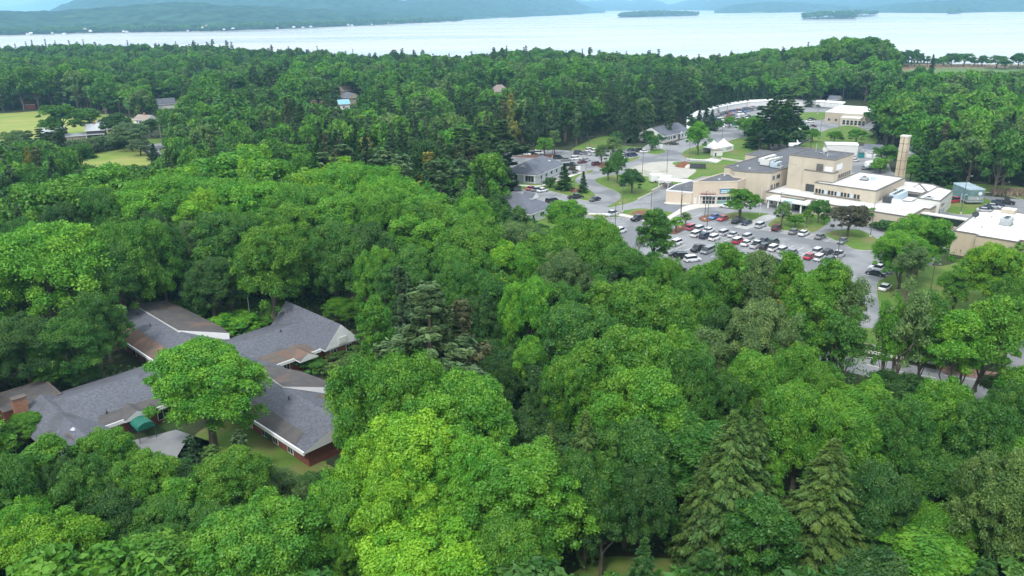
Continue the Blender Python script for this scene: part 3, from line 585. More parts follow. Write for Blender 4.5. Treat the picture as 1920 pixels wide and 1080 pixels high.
strip([(48.5, -104, zs2(48.5)), (50.8, -103, zs2(50.8)), (50.6, -89, zs2(50.6)), (48.5, -88, zs2(48.5))], 'dbrown')
strip([(30.0, -113.5, 3.4), (27, -112, 4.6), (28.5, -105, 3.8), (31.4, -104, 2.95), (31.4, -112, 2.95)], 'rust')
strip([(58, -96.8, 4.07), (61.0, -96.5, 2.95), (61.0, -92, 2.95), (57.2, -96, 4.35)], 'dbrown')
# fascias and porch gables
boxpart(nur, TH, "fascia", 'white', (31.5, 48.2, -113.38, -113.2, 2.45, 3.0), (57.8, 69.6, -113.38, -113.2, 2.45, 3.0), (48.15, 48.38, -113.3, -85.5, 2.4, 2.95), (47.25, 47.48, -155.5, -130.4, 2.45, 2.95))
pr = roofpart("porch_roof", ['rust', 'white'], 64.2, 67.6, -116.6, -111.4, 2.95, 4.0, 'b', ov=.1)
pr = roofpart("entrance_gable_roof", ['dbrown', 'white'], 35.3, 38.9, -116, -112.6, 2.95, 4.0, 'b', ov=.1)
b = MB(TH); n = 8
prof = [(37.1+1.3*math.cos(math.pi*(1-i/n)), 2.25+.85*math.sin(math.pi*(i/n))) for i in range(n+1)]
for i in range(n):
    (x0, z0), (x1, z1) = prof[i], prof[i+1]; b.face([(x0, -112.7, z0), (x1, -112.7, z1), (x1, -109.9, z1*.97), (x0, -109.9, z0*.97)])
b.face([(x, -109.88, z*.97) for x, z in prof]); b.box(35.8, 38.4, -109.95, -109.85, 2.0, 2.25)
aw = b.build("awning", 'awning', nur); aw["label"] = "green canvas barrel awning over the entrance"
b = MB(TH); b.tube((35.9, -110, 0), (35.9, -110, 2.2), .06); b.tube((38.3, -110, 0), (38.3, -110, 2.2), .06); b.build("awning_post", 'dmetal', aw)
boxpart(nur, TH, "entrance_recess", 'dmetal', (36.0, 38.2, -113.85, -113.7, 0, 2.3))
for u0 in (40.3,): window(nur, TH, 'b', -113.8, u0, u0+2.6, .5, 2.35, 1, 3, 1)
for u0 in (58.6, 60.0, 62.2): window(nur, TH, 'b', -113.8, u0, u0+1.25, .35, 2.35, 1, 2, 1)
for u0 in (70.9, 74.2): window(nur, TH, 'b', -112.4, u0, u0+1.3, .5, 2.5, 1, 2, 1)
window(nur, TH, 'b', -111.86, 72.4, 74.2, 3.3, 4.6, 1, 3, 1, 'white', 'offwhite')
for v0 in (-111, -107.5, -102.8, -98.5, -95.5, -91.5): window(nur, TH, 'a', 49.2, v0, v0+1.5, .2, 2.4, -1, 2, 1, fr=.16)
for v0 in (-151, -146.5, -142, -137.5): window(nur, TH, 'a', 48.2, v0, v0+1.1, .3, 2.35, -1, 1, 1)
boxpart(nur, TH, "side_door", 'awning', (49.1, 49.15, -97.1, -96.3, .1, 2.1))
for u, v, z in [(34, -115.9, 3.75), (44.5, -118.3, 4.45), (53.0, -150, 4.9), (52.3, -143, 4.7), (66.5, -121, 5.2), (53.3, -127, 5.3), (52.8, -103, 4.7), (53.6, -97.5, 4.95), (55.5, -119, 5.1), (29, -108, 4.0)]:
    b = MB(TH); b.tube((u, v, z-.2), (u, v, z+.35), .09); b.tube((u, v, z-.1), (u, v, z+.02), .2); b.build("vent_pipe", 'dmetal', nur)
b = MB(TH); b.tube((28.3, -112.3, 3.9), (28.3, -112.3, 4.7), .32, .32, 8); b.tube((28.3, -112.3, 4.7), (28.3, -112.3, 5.0), .45, .1, 8); b.build("roof_vent", 'metal', nur)
flat_block(nur, TH, [(23.4, -134.5), (31.5, -134.5), (31.5, -130.35), (31.5, -127.02), (23.4, -127.02)], 3.9, 'brick', 'dbrown', "flat_annexe", pm='rust', par=.1)
cb = boxpart(nur, TH, "chimney", 'obrick', (24.6, 26.4, -126.5, -125.4, 2, 5.9)); boxpart(cb, TH, "chimney_cap", 'rust', (24.5, 26.5, -126.6, -125.3, 5.9, 6.1))

# ------------------------------------------------------------------ smaller buildings
def house(name, label, cat, A, B, depth, ze, zr, wm, rm, axis='a', hip=(0, 0), ov=.5, wins=None, z0=0, group=None, back=True, side=1, chim=False, tri=None):
    """A,B = ground pixels of the front wall ends, depth in metres behind it"""
    a, b_ = (Vector(A[1:]), Vector(B[1:])) if A[0] == 'w' else (Vector(P(*A)[:2]), Vector(P(*B)[:2])); d = b_-a; L = d.length; ang = math.atan2(d.y, d.x)
    T = Fr(ang, (a.x, a.y)); c = T(L/2, depth/2*side)
    root = thing(name, label, cat, (c[0], c[1], 0), 0, group)
    b0, b1 = (0, depth*side) if side > 0 else (depth*side, 0)
    boxpart(root, T, "wall", wm, (0, L, b0, b1, z0, ze-.12))
    q = MB(T); gable(q, 0, L, b0, b1, ze, zr, axis, ov=ov, hip=hip, roof=0, tri=1, sidem=2); rf = q.build("roof", [rm, tri or wm, 'white'], root)
    for w_ in (wins or []):
        s, lo, hi, za, zb = w_[:5]; cols = w_[5] if len(w_) > 5 else 1
        if s == 'f': window(root, T, 'b', 0 if side > 0 else 0, lo, hi, za, zb, -1 if side > 0 else 1, cols)
        if s == 'l': window(root, T, 'a', 0, lo, hi, za, zb, -1, cols)
        if s == 'r': window(root, T, 'a', L, lo, hi, za, zb, 1, cols)
        if s == 'b': window(root, T, 'b', depth*side, lo, hi, za, zb, 1 if side > 0 else -1, cols)
    if chim: boxpart(rf, T, "chimney", 'obrick', (L*.4, L*.4+.9, depth*side*.5-.4, depth*side*.5+.4, zr-.8, zr+1.0))
    return root, T, L
# clinics (long wall faces the lawn)
fw_ = [('f', 3+i*4.4, 4.6+i*4.4, 1.0, 2.3, 2) for i in range(5)]
r, T, L = house("clinic", "grey-roofed clinic with a small roof dormer beside the upper parking lot", "clinic", (1006, 344), (1057, 321.5), 13.5, 2.9, 6.6, 'greyside', 'shingle2', 'a', hip=(5.5, 5.5), wins=fw_+[('l', 1, 4.5, .3, 2.5, 3), ('l', 7.5, 11, .3, 2.5, 3)])
def dormer(root, T, a, b_, z, wd=3.4, dp=3, h=1.5):
    q = MB(T); gable(q, a-wd/2, a+wd/2, b_, b_+dp, z, z+h, 'b', ov=.1, roof=0, tri=1); q.box(a-wd/2+.2, a+wd/2-.2, b_+.1, b_+dp, z-1.3, z-.1, 1); q.build("dormer", ['shingle2', 'white'], root)
def dormer_l(root, T, b_, a, z, wd=3.4, dp=3.2, h=1.3):
    q = MB(T); gable(q, a, a+dp, b_-wd/2, b_+wd/2, z, z+h, 'a', ov=.1, roof=0, tri=1); q.box(a+.1, a+dp, b_-wd/2+.2, b_+wd/2-.2, z-1.2, z-.1, 1); q.build("dormer", ['shingle2', 'white'], root)
dormer_l(r, T, 6.8, 2.6, 4.6); boxpart(r, T, "porch_post", 'white', (-.6, -.35, .3, .55, 0, 2.8), (-.6, -.35, 4.6, 4.85, 0, 2.8), (-.6, -.35, 9, 9.25, 0, 2.8), (-.6, -.35, 12.9, 13.1, 0, 2.8))
boxpart(r, T, "skylight", 'offwhite', (17.2, 18.2, 3.0, 4.2, 4.7, 5.05)); boxpart(r, T, "white_base_band", 'white', (0.01, L, -.05, -.01, .25, .4))
r, T, L = house("clinic", "nearer grey-roofed clinic with a white dormer gable, half hidden by trees", "clinic", ('w', -15.6, 238.3), ('w', 5.5, 222.8), 12.2, 2.9, 7.0, 'greyside', 'shingle2', 'a', hip=(0, 8.5), wins=[('r', 1.2, 2.2, 1.0, 2.3), ('r', 5.2, 7.4, 1.0, 2.3, 2), ('f', 20, 22, 1.0, 2.3, 2)])
boxpart(r, T, "skylight", 'offwhite', (11.5, 12.6, 1.8, 3.0, 4.1, 4.5)); q = MB(T); gable(q, L-8.0, L-4.0, 7.0, 10.4, 5.6, 6.9, 'a', ov=.1, roof=0, tri=1); q.box(L-7.9, L-4.1, 7.2, 10.2, 4.2, 5.5, 1); q.build("dormer", ['shingle2', 'white'], r)
boxpart(r, T, "white_base_band", 'white', (L+.01, L+.06, 0, 12, .25, .4), (L+.01, L+.06, 0, 12, .9, .98)); boxpart(r, T, "porch_post", 'white', (L+.2, L+.35, 10.2, 10.35, 0, 2.7), (L+.2, L+.35, 12.6, 12.75, 0, 2.7))
# white office
r, T, L = house("office", "white clapboard office with a long grey gable roof beside the round tree", "office", (1244, 268.5), (1292, 257), 13.5, 3.1, 6.4, 'offwhite', 'shingle2', 'a', ov=.4, wins=[('f', 3.2, 4.1, .9, 2.4), ('f', 4.6, 5.5, .9, 2.4), ('f', 6.2, 7.1, .9, 2.4), ('f', 8, 10.4, .9, 2.4, 3), ('f', 16, 17, .9, 2.4), ('f', 18.5, 19.5, .9, 2.4)])
boxpart(r, T, "door", 'dmetal', (12.6, 13.8, -.12, -.03, 0, 2.5)); q = MB(T); gable(q, 12, 14.4, -1.0, 1.5, 3.1, 4.1, 'b', ov=.2); q.build("porch_roof", ['shingle2', 'white'], r)
boxpart(r, T, "steps_wall", 'brickpave', (2, 12, -.5, -.3, 0, .3))
# far white-roofed hall
a = P(1552, 226.5); b1_ = P(1622, 232)
hl = thing("flat_roofed_hall", "low tan hall with broad white flat roof at the far end of campus", "building", (180, 425, 0))
d = Vector((P(1548, 210, 5.5)[0], P(1548, 210, 5.5)[1])); e_ = Vector(P(1623, 214.5, 5.5)[:2]); a2 = math.atan2((e_-d).y, (e_-d).x); T = Fr(a2, (d.x, d.y)); L = (e_-d).length
flat_block(hl, T, [(0, 0), (L, 0), (L, 32), (0, 32)], 5.5, 'tanside', 'wroof2', "wall", pm='white')
flat_block(hl, T, [(9, -6), (L-1, -6), (L-1, -.02), (9, -.02)], 3.9, 'cream', 'wroof2', "porch_hall", pm='white')
for i in range(6): window(hl, T, 'b', -6, 10.2+i*1.9, 11.7+i*1.9, .5, 2.9, -1, 1, 2)
for i in range(2): window(hl, T, 'b', 0, 1.5+i*3.4, 3+i*3.4, 1, 2.6, -1, 2)
# maintenance buildings
sh = thing("storage_shed", "long windowless off-white shed behind the hospital", "shed", (138, 328, 0))
d = Vector(P(1548, 290)[:2]); e_ = Vector(P(1607, 291.5)[:2]); a2 = math.atan2((e_-d).y, (e_-d).x); T = Fr(a2, (d.x, d.y)); L = (e_-d).length
q = MB(T); q.box(0, L, 0, 7, 0, 4.1); q.build("wall", 'offwhite', sh); q = MB(T); gable(q, 0, L, 0, 7, 4.25, 4.7, 'a', ov=.2); q.build("roof", ['white', 'white'], sh)
r, T, L = house("garage", "small white two-bay garage with grey roof and teal bin beside it", "garage", (1618.5, 295), (1650, 297), 8, 3.2, 4.9, 'offwhite', 'shingle2', 'a', wins=[])
boxpart(r, T, "garage_door", 'white', (L*.18, L*.18+2.6, -.08, -.02, 0, 2.5), (L*.5, L*.5+2.6, -.08, -.02, 0, 2.5)); boxpart(r, T, "door", 'white', (L*.86, L*.86+.9, -.08, -.02, 0, 2.1))
boxpart(r, T, "door_panes", 'glass', *[(L*.18+.2+i*.6, L*.18+.6+i*.6, -.1, -.085, 1.7, 2.1) for i in range(4)], *[(L*.5+.2+i*.6, L*.5+.6+i*.6, -.1, -.085, 1.7, 2.1) for i in range(4)])
house("workshop", "low white workshop with pale grey gable roof behind the tall chimney", "workshop", (1669, 300), (1712, 304), 9, 3.3, 5.2, 'offwhite', 'shingle2', 'b', wins=[('f', 8, 9, 1, 2.2)])
c = P(1614, 295.5); bn = thing("waste_bin", "teal waste bin beside the two-bay garage", "bin", c); boxpart(bn, Fr(.1, (c[0], c[1])), "bin_body", 'teal_tank', (-1, 1, -.8, .8, .1, 1.9)); boxpart(bn, Fr(.1, (c[0], c[1])), "bin_lid", 'dmetal', (-1.05, 1.05, -.85, .85, 1.92, 2.05))
c = P(1640, 318); tk = thing("white_tank", "rounded white tank trailer in the service yard", "tank", c); q = MB(Fr(.3, c[:2]))
q.tube((-4, 0, 2.2), (4, 0, 2.2), 1.35, n=14); q.tube((-4.5, 0, 2.2), (-4, 0, 2.2), .8, 1.35, n=14); q.tube((4, 0, 2.2), (4.5, 0, 2.2), 1.35, .8, n=14); q.build("tank_shell", 'white', tk)
boxpart(tk, Fr(.3, c[:2]), "tank_frame", 'dmetal', (-3.5, 3.5, -.8, .8, .4, .95))
# far left houses
r, T, L = house("farmhouse", "farmhouse with pale metal roof and dark walls beside the hay field", "house", (164.5, 263), (198, 261), 9, 4.6, 7.4, 'dbrown', 'metal', 'a', wins=[('f', 2, 3, 1, 2.2), ('f', 5, 6, 1, 2.2)], chim=True)
q = MB(T); k = q.box(0, L, -2.6, 0, 2.7, 2.9); q.build("porch_roof", 'metal', r); boxpart(r, T, "porch_post", 'white', (0, .2, -2.6, -2.4, 0, 2.7), (L-.2, L, -2.6, -2.4, 0, 2.7))
house("farm_shed", "long low grey-roofed shed joined to the farmhouse", "shed", (126, 266), (164, 263), 6, 2.6, 3.6, 'tanside', 'metal', 'a')
house("barn", "grey-roofed barn left of the farm shed, behind a bush", "barn", (80, 261), (120, 259), 9, 3.2, 5.2, 'dbrown', 'metal', 'a')
r, T, L = house("white_cottage", "tall white cottage with brown roof between the left-hand trees", "house", (253, 240), (277, 241.5), 8, 4.6, 6.8, 'white', 'pond', 'a', chim=True, wins=[('f', 2, 3, 3, 4), ('f', 4, 5, 3, 4)])
house("slate_house", "house with dark blue-grey roof among the left-hand trees", "house", (297, 205), (330, 203), 10, 3, 6.2, 'offwhite', 'shingle', 'a')
house("red_cottage", "small red cottage beyond the hay field, at the far left", "house", (48, 205), (67, 204), 8, 3.0, 5.2, 'redside', 'orust', 'a')
house("orange_house", "orange-fronted house with grey roof in the woods, left of the blue roof", "house", (583, 199), (606, 198), 9, 3.6, 6.2, 'orange', 'rust', 'a', wins=[('f', 3, 4, 1.3, 2.6), ('f', 6, 7, 1.3, 2.6)])
house("blue_roofed_house", "small white house with bright blue roof in the woods", "house", (637, 206), (656, 205), 8, 3.4, 5.8, 'white', 'blueroof', 'a', wins=[('f', 2, 3.2, 1, 2.2)])
house("tan_house", "tan house with pale grey gable roof just behind the blue-roofed house", "house", (653, 196), (676, 194), 11, 4.2, 7, 'tanside', 'shingle2', 'b')
house("hidden_house", "grey-roofed house partly hidden above the tan house", "house", (643, 184), (660, 183), 8, 5, 8, 'tanside', 'pond', 'a')
house("brown_roofed_house", "brown roof showing through the woods, far left of centre", "house", (511, 164), (526, 163), 9, 4, 7, 'tanside', 'orust', 'a')
house("brown_hip_house", "house with brown hip roof alone in the pines below the lake", "house", (922, 181), (956, 180), 13, 3.4, 7.4, 'tanside', 'pond', 'a', hip=(5, 5))
house("grey_house", "pale grey roof showing between trees right of centre, below the headland", "house", (1552, 196), (1570, 197), 8, 3.2, 5.2, 'tanside', 'shingle2', 'a')

# white fence round the far parking
fp = [P(x, y)[:2] for x, y in [(1297, 256), (1296, 232), (1318, 220), (1345, 211.5), (1375, 205), (1405, 200.5), (1440, 198.5), (1475, 198.8), (1510, 199.5), (1545, 201), (1580, 204)]]
fp = [fp[0]]+[fp[1]]+fp[2:]
c = P(1400, 202); fe = thing("white_fence", "long low white-roofed wall curving round the far parking lot", "fence", c)
b = MB(); pb = MB()
for i in range(len(fp)-1):
    a, d = Vector(fp[i]), Vector(fp[i+1]); L = (d-a).length; T = Fr(math.atan2((d-a).y, (d-a).x), (a.x, a.y))
    q = MB(T); q.box(0.06, L-.06, -.06, .06, .1, 2.9); q.prism([(0.0, -.3), (L, -.3), (L, 2.6), (0.0, 2.6)], 2.92, [3.0, 3.0, 3.9, 3.9]); b.pts([]); k = len(b.v); b.v += q.v; b.f += [tuple(k+i_ for i_ in f_) for f_ in q.f]; b.m += q.m
    for j in range(int(L/4)+1):
        q = MB(T); x = min(j*4, L); q.box(x-.12, x+.12, -.14, .14, 0, 3.05); k = len(pb.v); pb.v += q.v; pb.f += [tuple(k+i_ for i_ in f_) for f_ in q.f]; pb.m += q.m
b.build("fence_panels", 'white', fe); pb.build("fence_posts_row", 'offwhite', fe)
# retaining wall of the ambulance bay
c = P(1240, 352); rw = thing("retaining_wall", "low concrete retaining wall beside the ambulance bay", "wall", c)
wp = [P(x, y)[:2] for x, y in [(1196, 375), (1222, 363), (1248, 350), (1270, 353)]]; q = MB()
for i in range(3):
    a, d = Vector(wp[i]), Vector(wp[i+1]); T = Fr(math.atan2((d-a).y, (d-a).x), (a.x, a.y)); L = (d-a).length
    k = len(q.v); q2 = MB(T); q2.box(0, L, -.15, .15, 0, .5 if i == 0 else 1.3); q.v += q2.v; q.f += [tuple(k+i_ for i_ in f_) for f_ in q2.f]; q.m += q2.m
q.build("wall", 'concrete', rw)
c = P(1375, 302); kw = thing("low_kerb_wall", "low concrete kerb wall along the lawn by the white tent", "wall", c)
a, d = Vector(P(1352, 299)[:2]), Vector(P(1396, 305.5)[:2]); T = Fr(math.atan2((d-a).y, (d-a).x), (a.x, a.y)); boxpart(kw, T, "wall", 'concrete', (0, (d-a).length, -.2, .2, 0, .8))
# covered walkway roof and two small trailers by the emergency wing
c = P(1258, 345); T = TH; cw = thing("white_canopy", "long flat white canopy roof over the path left of the emergency wing", "canopy", c)
a, d = Vector(P(1240, 333, 3)[:2]), Vector(P(1298, 338, 3)[:2]); T = Fr(math.atan2((d-a).y, (d-a).x), (a.x, a.y)); L = (d-a).length
boxpart(cw, T, "roof", 'wroof2', (0, L, -4.2, 0, 2.9, 3.15)); boxpart(cw, T, "post", 'white', *[(x, x+.18, y, y+.18, 0, 2.9) for x in (.3, L*.33, L*.66, L-.5) for y in (-4.0, -.4)])
for (x, y, lb) in ((1229.5, 341.5, "small white box trailer on the lawn left of the long white canopy"), (1246, 344.5, "small white box trailer tucked under the end of the long white canopy")):
    c = P(x, y); tr = thing("box_trailer", lb, "trailer", c, group="white trailers by the canopy"); T = Fr(.15, c[:2])
    boxpart(tr, T, "trailer_body", 'white', (-2.2, 2.2, -1.2, 1.2, .5, 2.9)); q = MB(T); q.tube((-.5, -1.25, .4), (-.5, -1.05, .4), .38, n=12); q.tube((-.5, 1.25, .4), (-.5, 1.05, .4), .38, n=12); q.build("wheel", 'black', tr)
# event tent
c = P(1355, 288); tn = thing("event_tent", "white twin-peaked event tent on the lawn", "tent", c); a, d = Vector(P(1338, 290)[:2]), Vector(P(1375, 282.5)[:2])
T = Fr(math.atan2((d-a).y, (d-a).x), (a.x, a.y)); L = (d-a).length
for x0, nm in ((0, 0), (L/2, 1)):
    x1 = x0+L/2; q = MB(T); cxx, cyy = (x0+x1)/2, 2.9; ring = [(x0, 0), (x1, 0), (x1, 5.8), (x0, 5.8)]
    for i in range(4):
        p, r_ = ring[i], ring[(i+1) % 4]
        mid = lambda s, p_: (cxx+(p_[0]-cxx)*s, cyy+(p_[1]-cyy)*s)
        zs_ = {1: 2.4, .62: 3.15, .3: 4.1, 0.04: 5.3}
        ss = [1, .62, .3, .04]
        for s0, s1 in zip(ss, ss[1:]): q.face([(*mid(s0, p), zs_[s0]), (*mid(s0, r_), zs_[s0]), (*mid(s1, r_), zs_[s1]), (*mid(s1, p), zs_[s1])])
    q.build("tent_roof", 'white', tn)
boxpart(tn, T, "tent_wall", 'white', (0, L, .02, .06, .05, 2.38), (0, L, 5.72, 5.78, .05, 2.38), (L-.06, L, .1, 5.7, .05, 2.38)); boxpart(tn, T, "tent_window", 'metal', (L*.6, L*.9, -.02, .01, .9, 1.9))
boxpart(tn, T, "tent_post", 'metal', *[(x, x+.1, y, y+.1, 0, 2.4) for x in (0, L/2, L-.1) for y in (-.05, 5.8)])
c = P(1343, 292.5); kt = thing("kiosk", "small beige kiosk with dark roof at the near end of the white tent", "kiosk", c); T = Fr(.25, c[:2])
boxpart(kt, T, "wall", 'offwhite', (-2, 2, -1.4, 1.4, 0, 2.6)); boxpart(kt, T, "roof", 'pond', (-2.2, 2.2, -1.6, 1.6, 2.6, 2.8)); boxpart(kt, T, "door", 'dmetal', (-1.5, -.8, -1.46, -1.41, 0, 1.6))
# blue-green wrapped two-deck trailer
c = P(1829, 380); tt = thing("equipment_trailer", "tall blue-green wrapped equipment trailer with white round emblem parked on the grass", "trailer", c)
a, d = Vector(P(1812, 384)[:2]), Vector(P(1838, 384.5)[:2]); T = Fr(math.atan2((d-a).y, (d-a).x)+.12, (a.x, a.y)); L = 5.0
boxpart(tt, T, "trailer_body", 'tarp', (0, L, 0, 9.5, 1.0, 4.6)); boxpart(tt, T, "lower_panel", 'metal', (-.04, L+.04, -.06, 9.5, .75, 1.3), (.1, L-.1, -.08, -.02, 1.5, 2.6))
boxpart(tt, T, "roof_frame", 'pale_blue', *[(0, L, y, y+.25, 4.62, 5.0) for y in (0, 1.9, 3.8, 5.7, 7.6, 9.2)], (0, .2, 0, 9.5, 4.62, 4.85), (L/2, L/2+.2, 0, 9.5, 4.62, 4.9), (L-.2, L, 0, 9.5, 4.62, 4.85))
q = MB(T); q.tube((3.6, -.14, 3.5), (3.6, -.04, 3.5), .6, n=16); q.tube((3.1, -.14, 1.9), (3.1, -.1, 1.9), .25, n=10); q.build("emblem", 'white', tt)
q = MB(T); [q.tube((x, y, .42), (x+.3, y, .42), .42, n=12) for x in (.1, L-.4) for y in (2, 4.5, 6.5, 8.2)]; q.build("wheel", 'black', tt)
boxpart(tt, T, "side_rail", 'pale_blue', *[(L+.05, L+.12, .2+i*1.55, .3+i*1.55, 1.3, 4.5) for i in range(7)], (-1.1, -.95, .2, .35, 0, 3.2), (-1.1, 0, .2, .35, 3.1, 3.25), (-1.1, -.95, 1.6, 1.75, 0, 3.2))
# crane with a dark boom behind the roof
c = P(1497, 268); crn = thing("boom_truck", "white boom truck with dark raised arm behind the hospital roof", "truck", c); T = Fr(.6, c[:2])
boxpart(crn, T, "truck_body", 'white', (-4, 4, -1.2, 1.2, .8, 2.0), (2.2, 4.4, -1.2, 1.2, 2.0, 3.1)); q = MB(T); [q.tube((x, y, .5), (x, y+.3, .5), .5, n=12) for x in (-3, -1.8, 3) for y in (-1.3, 1.0)]; q.build("wheel", 'black', crn)
q = MB(); a_ = Vector((c[0]-1, c[1], 2.0)); b_ = Vector(P(1497, 277, 9)); b2_ = Vector((b_.x, b_.y, 10.0)); c_ = Vector(P(1521, 258, 13.5)); q.tube(a_, b2_, .35, .3); q.build("lower_arm", 'white', crn); q = MB(); q.tube(b2_, c_, .38, .25); q.tube(c_, c_+Vector((.2, -.3, -5)), .15, .12); q.build("upper_arm", 'dmetal', crn)
q = MB(); q.tube(b2_+Vector((-2.5, .5, .2)), b2_+Vector((1.2, -.3, .6)), .55, .4, 8); q.box(b_.x-3.4, b_.x-1.8, b_.y-.2, b_.y+1.1, 9.6, 10.7); q.build("bucket", 'white', crn)
# hedges, mounds, dumpster
def mound(c, rx, ry, h, m, name, label, cat, seed=0):
    q = MB(); n = 18; rs = random.Random(seed); q.pts([(c[0], c[1], h)])
    for s, zz in ((.35, .85), (.7, .4), (1, 0)):
        q.pts([(c[0]+rx*s*math.cos(2*math.pi*i/n)*(1+rs.uniform(-.12, .12)), c[1]+ry*s*math.sin(2*math.pi*i/n)*(1+rs.uniform(-.12, .12)), h*zz*(1+rs.uniform(-.1, .1))) for i in range(n)])
    for i in range(n):
        q.f.append((0, 1+i, 1+(i+1) % n)); q.m.append(0)
        for j in range(2): k = 1+j*n; q.f.append((k+i, k+n+i, k+n+(i+1) % n, k+(i+1) % n)); q.m.append(0)
    return tag(q.build(name, m, ori=(c[0], c[1], 0)), label, cat)
mound(P(1284, 312), 4.2, 3.2, 2.0, 'mulch', "mulch_pile", "reddish brown mulch pile on the gravel yard", "pile", 1)
mound(P(1293, 314), 2.6, 1.6, 1.3, 'concrete', "rubble_pile", "grey rubble heap between the mulch pile and the black skip", "pile", 2)
c = P(1308, 316); sk = thing("skip", "black open skip beside the rubble heap", "skip", c); T = Fr(-.2, c[:2])
boxpart(sk, T, "skip_body", 'dmetal', (-3, 3, -1.2, -1.05, .2, 1.7), (-3, 3, 1.05, 1.2, .2, 1.7), (-3, -2.85, -1.05, 1.05, .2, 1.7), (2.85, 3, -1.05, 1.05, .2, 1.7), (-2.85, 2.85, -1.05, 1.05, .2, .35))
c = P(969, 358); sk = thing("dumpster", "black dumpster at the edge of the clinic lane", "dumpster", c); T = Fr(.3, c[:2]); boxpart(sk, T, "bin_body", 'dmetal', (-1.3, 1.3, -.9, .9, .1, 1.5)); boxpart(sk, T, "bin_lid", 'black', (-1.35, 1.35, -.95, .95, 1.52, 1.62))
for (x, y, lb) in ((1083.5, 323, "white sign board at the clinic drive junction"), (1238, 281, "white sign board in the grass near the office"), (1355, 241, "white board sign at the far parking entrance")):
    c = P(x, y); sg = thing("sign_board", lb, "sign", c, group="white sign boards"); T = Fr(.2, c[:2]); boxpart(sg, T, "panel", 'white', (-1, 1, -.08, .08, .7, 2.4)); boxpart(sg, T, "post", 'offwhite', (-.9, -.75, -.06, .06, 0, .7), (.75, .9, -.06, .06, 0, .7))
c = P(1641, 655.5); hy = thing("fire_hydrant", "small pale hydrant in the grass by the sidewalk", "hydrant", c); q = MB(); q.tube((c[0], c[1], 0), (c[0], c[1], .7), .16, n=8); q.tube((c[0], c[1], .7), (c[0], c[1], .95), .2, .05, n=8); q.tube((c[0]-.28, c[1], .5), (c[0]+.28, c[1], .5), .09, n=6); q.build("hydrant_body", 'pale_blue', hy)
c = P(1672, 640); hy = thing("bollard_light", "short dark bollard on the lawn edge beside the white-trunked tree", "bollard", c); q = MB(); q.tube((c[0], c[1], 0), (c[0], c[1], .9), .12, n=8); q.build("bollard_body", 'dmetal', hy)

# ------------------------------------------------------------------ road and lot markings
def lines(name, segs, z, wd=.14):
    q = MB()
    for a, d in segs:
        a, d = Vector(a), Vector(d); n_ = (d-a); n_ = Vector((-n_.y, n_.x)).normalized()*wd/2
        q.prism([(a+n_)[:], (d+n_)[:], (d-n_)[:], (a-n_)[:]], z-.01, z)
    return struct(q.build(name, 'paint'))
def pqof(px, py): X, Y, _ = P(px, py); return ((.69*X+.725*Y), (.725*X-.69*Y))
def seg(p0, q0, p1, q1): return (TH(p0, q0)[:2], TH(p1, q1)[:2])
sg = []
for i in range(17): q = -118+i*2.65; (sg.append(seg(203, q, 208, q)) if q < -74 else None)
for i in range(16): q = -111.5+i*2.6; sg.append(seg(184.3, q, 194.3, q))
sg.append(seg(189.3, -111.5, 189.3, -69.5))
for i in range(6): q = -107+i*2.6; sg.append(seg(171.5, q, 176.5, q))
for i in range(9): p = 182.6+i*2.6; sg.append(seg(p, -61, p, -56.2))
for i in range(4): p = 172+i*2.6; sg.append(seg(p, -66, p, -61.5))
for q0, q1 in ((-96.4, -94.3), (-91.5, -89.4), (-84.0, -82.0)):   # hatched bays
    for j in range(7): sg.append(seg(203.2+j*.75, q0, 203.2+j*.75, q1))
    sg += [seg(203, q0, 208, q0), seg(203, q1, 208, q1)]
for i in range(8): q = -218+i*3.0; sg.append(seg(261.5, q, 266.5, q))
for i in range(9): q = -213+i*3.0; sg.append(seg(247, q, 252, q))
for i in range(9): sg.append((P(1140+i*9, 407.5+i*1.0)[:2], P(1152+i*9, 403.5+i*1.0)[:2]))
for i in range(7): sg.append((P(1017+i*9, 361+i*1.6)[:2], P(1031+i*9, 356+i*1.6)[:2]))
for i in range(6): sg.append((P(1100+i*4, 258)[:2], P(1100+i*4, 258.05)[:2])) if False else None
for i in range(6): sg.append((P(1335+i*12, 222-i*3)[:2], P(1341+i*12, 218.5-i*3)[:2]))
lines("parking_markings", sg, .035, .16)
lines("crosswalk", [seg(201+j*.95, -103.6, 201+j*.95, -99.6) for j in range(20)], .045, .45)
sg = [(P(1770, 691)[:2], P(1920, 713)[:2]), (P(1775, 704)[:2], P(1915, 725)[:2]), (P(1600, 673)[:2], P(1760, 700)[:2])]
lines("road_markings", [(P(1668, 694)[:2], P(1705, 700)[:2]), (P(1725, 704)[:2], P(1755, 709)[:2]), (P(1626, 684)[:2], P(1650, 690)[:2]), (P(1560, 664)[:2], P(1640, 672)[:2]), (P(1762, 690)[:2], P(1925, 703)[:2]), (P(1770, 704)[:2], P(1925, 727)[:2])], .062, .2)
lines("sidewalk_edge", [(P(1300, 299)[:2], P(1330, 302)[:2]), (P(1330, 302)[:2], P(1370, 312)[:2])], .09, .8)

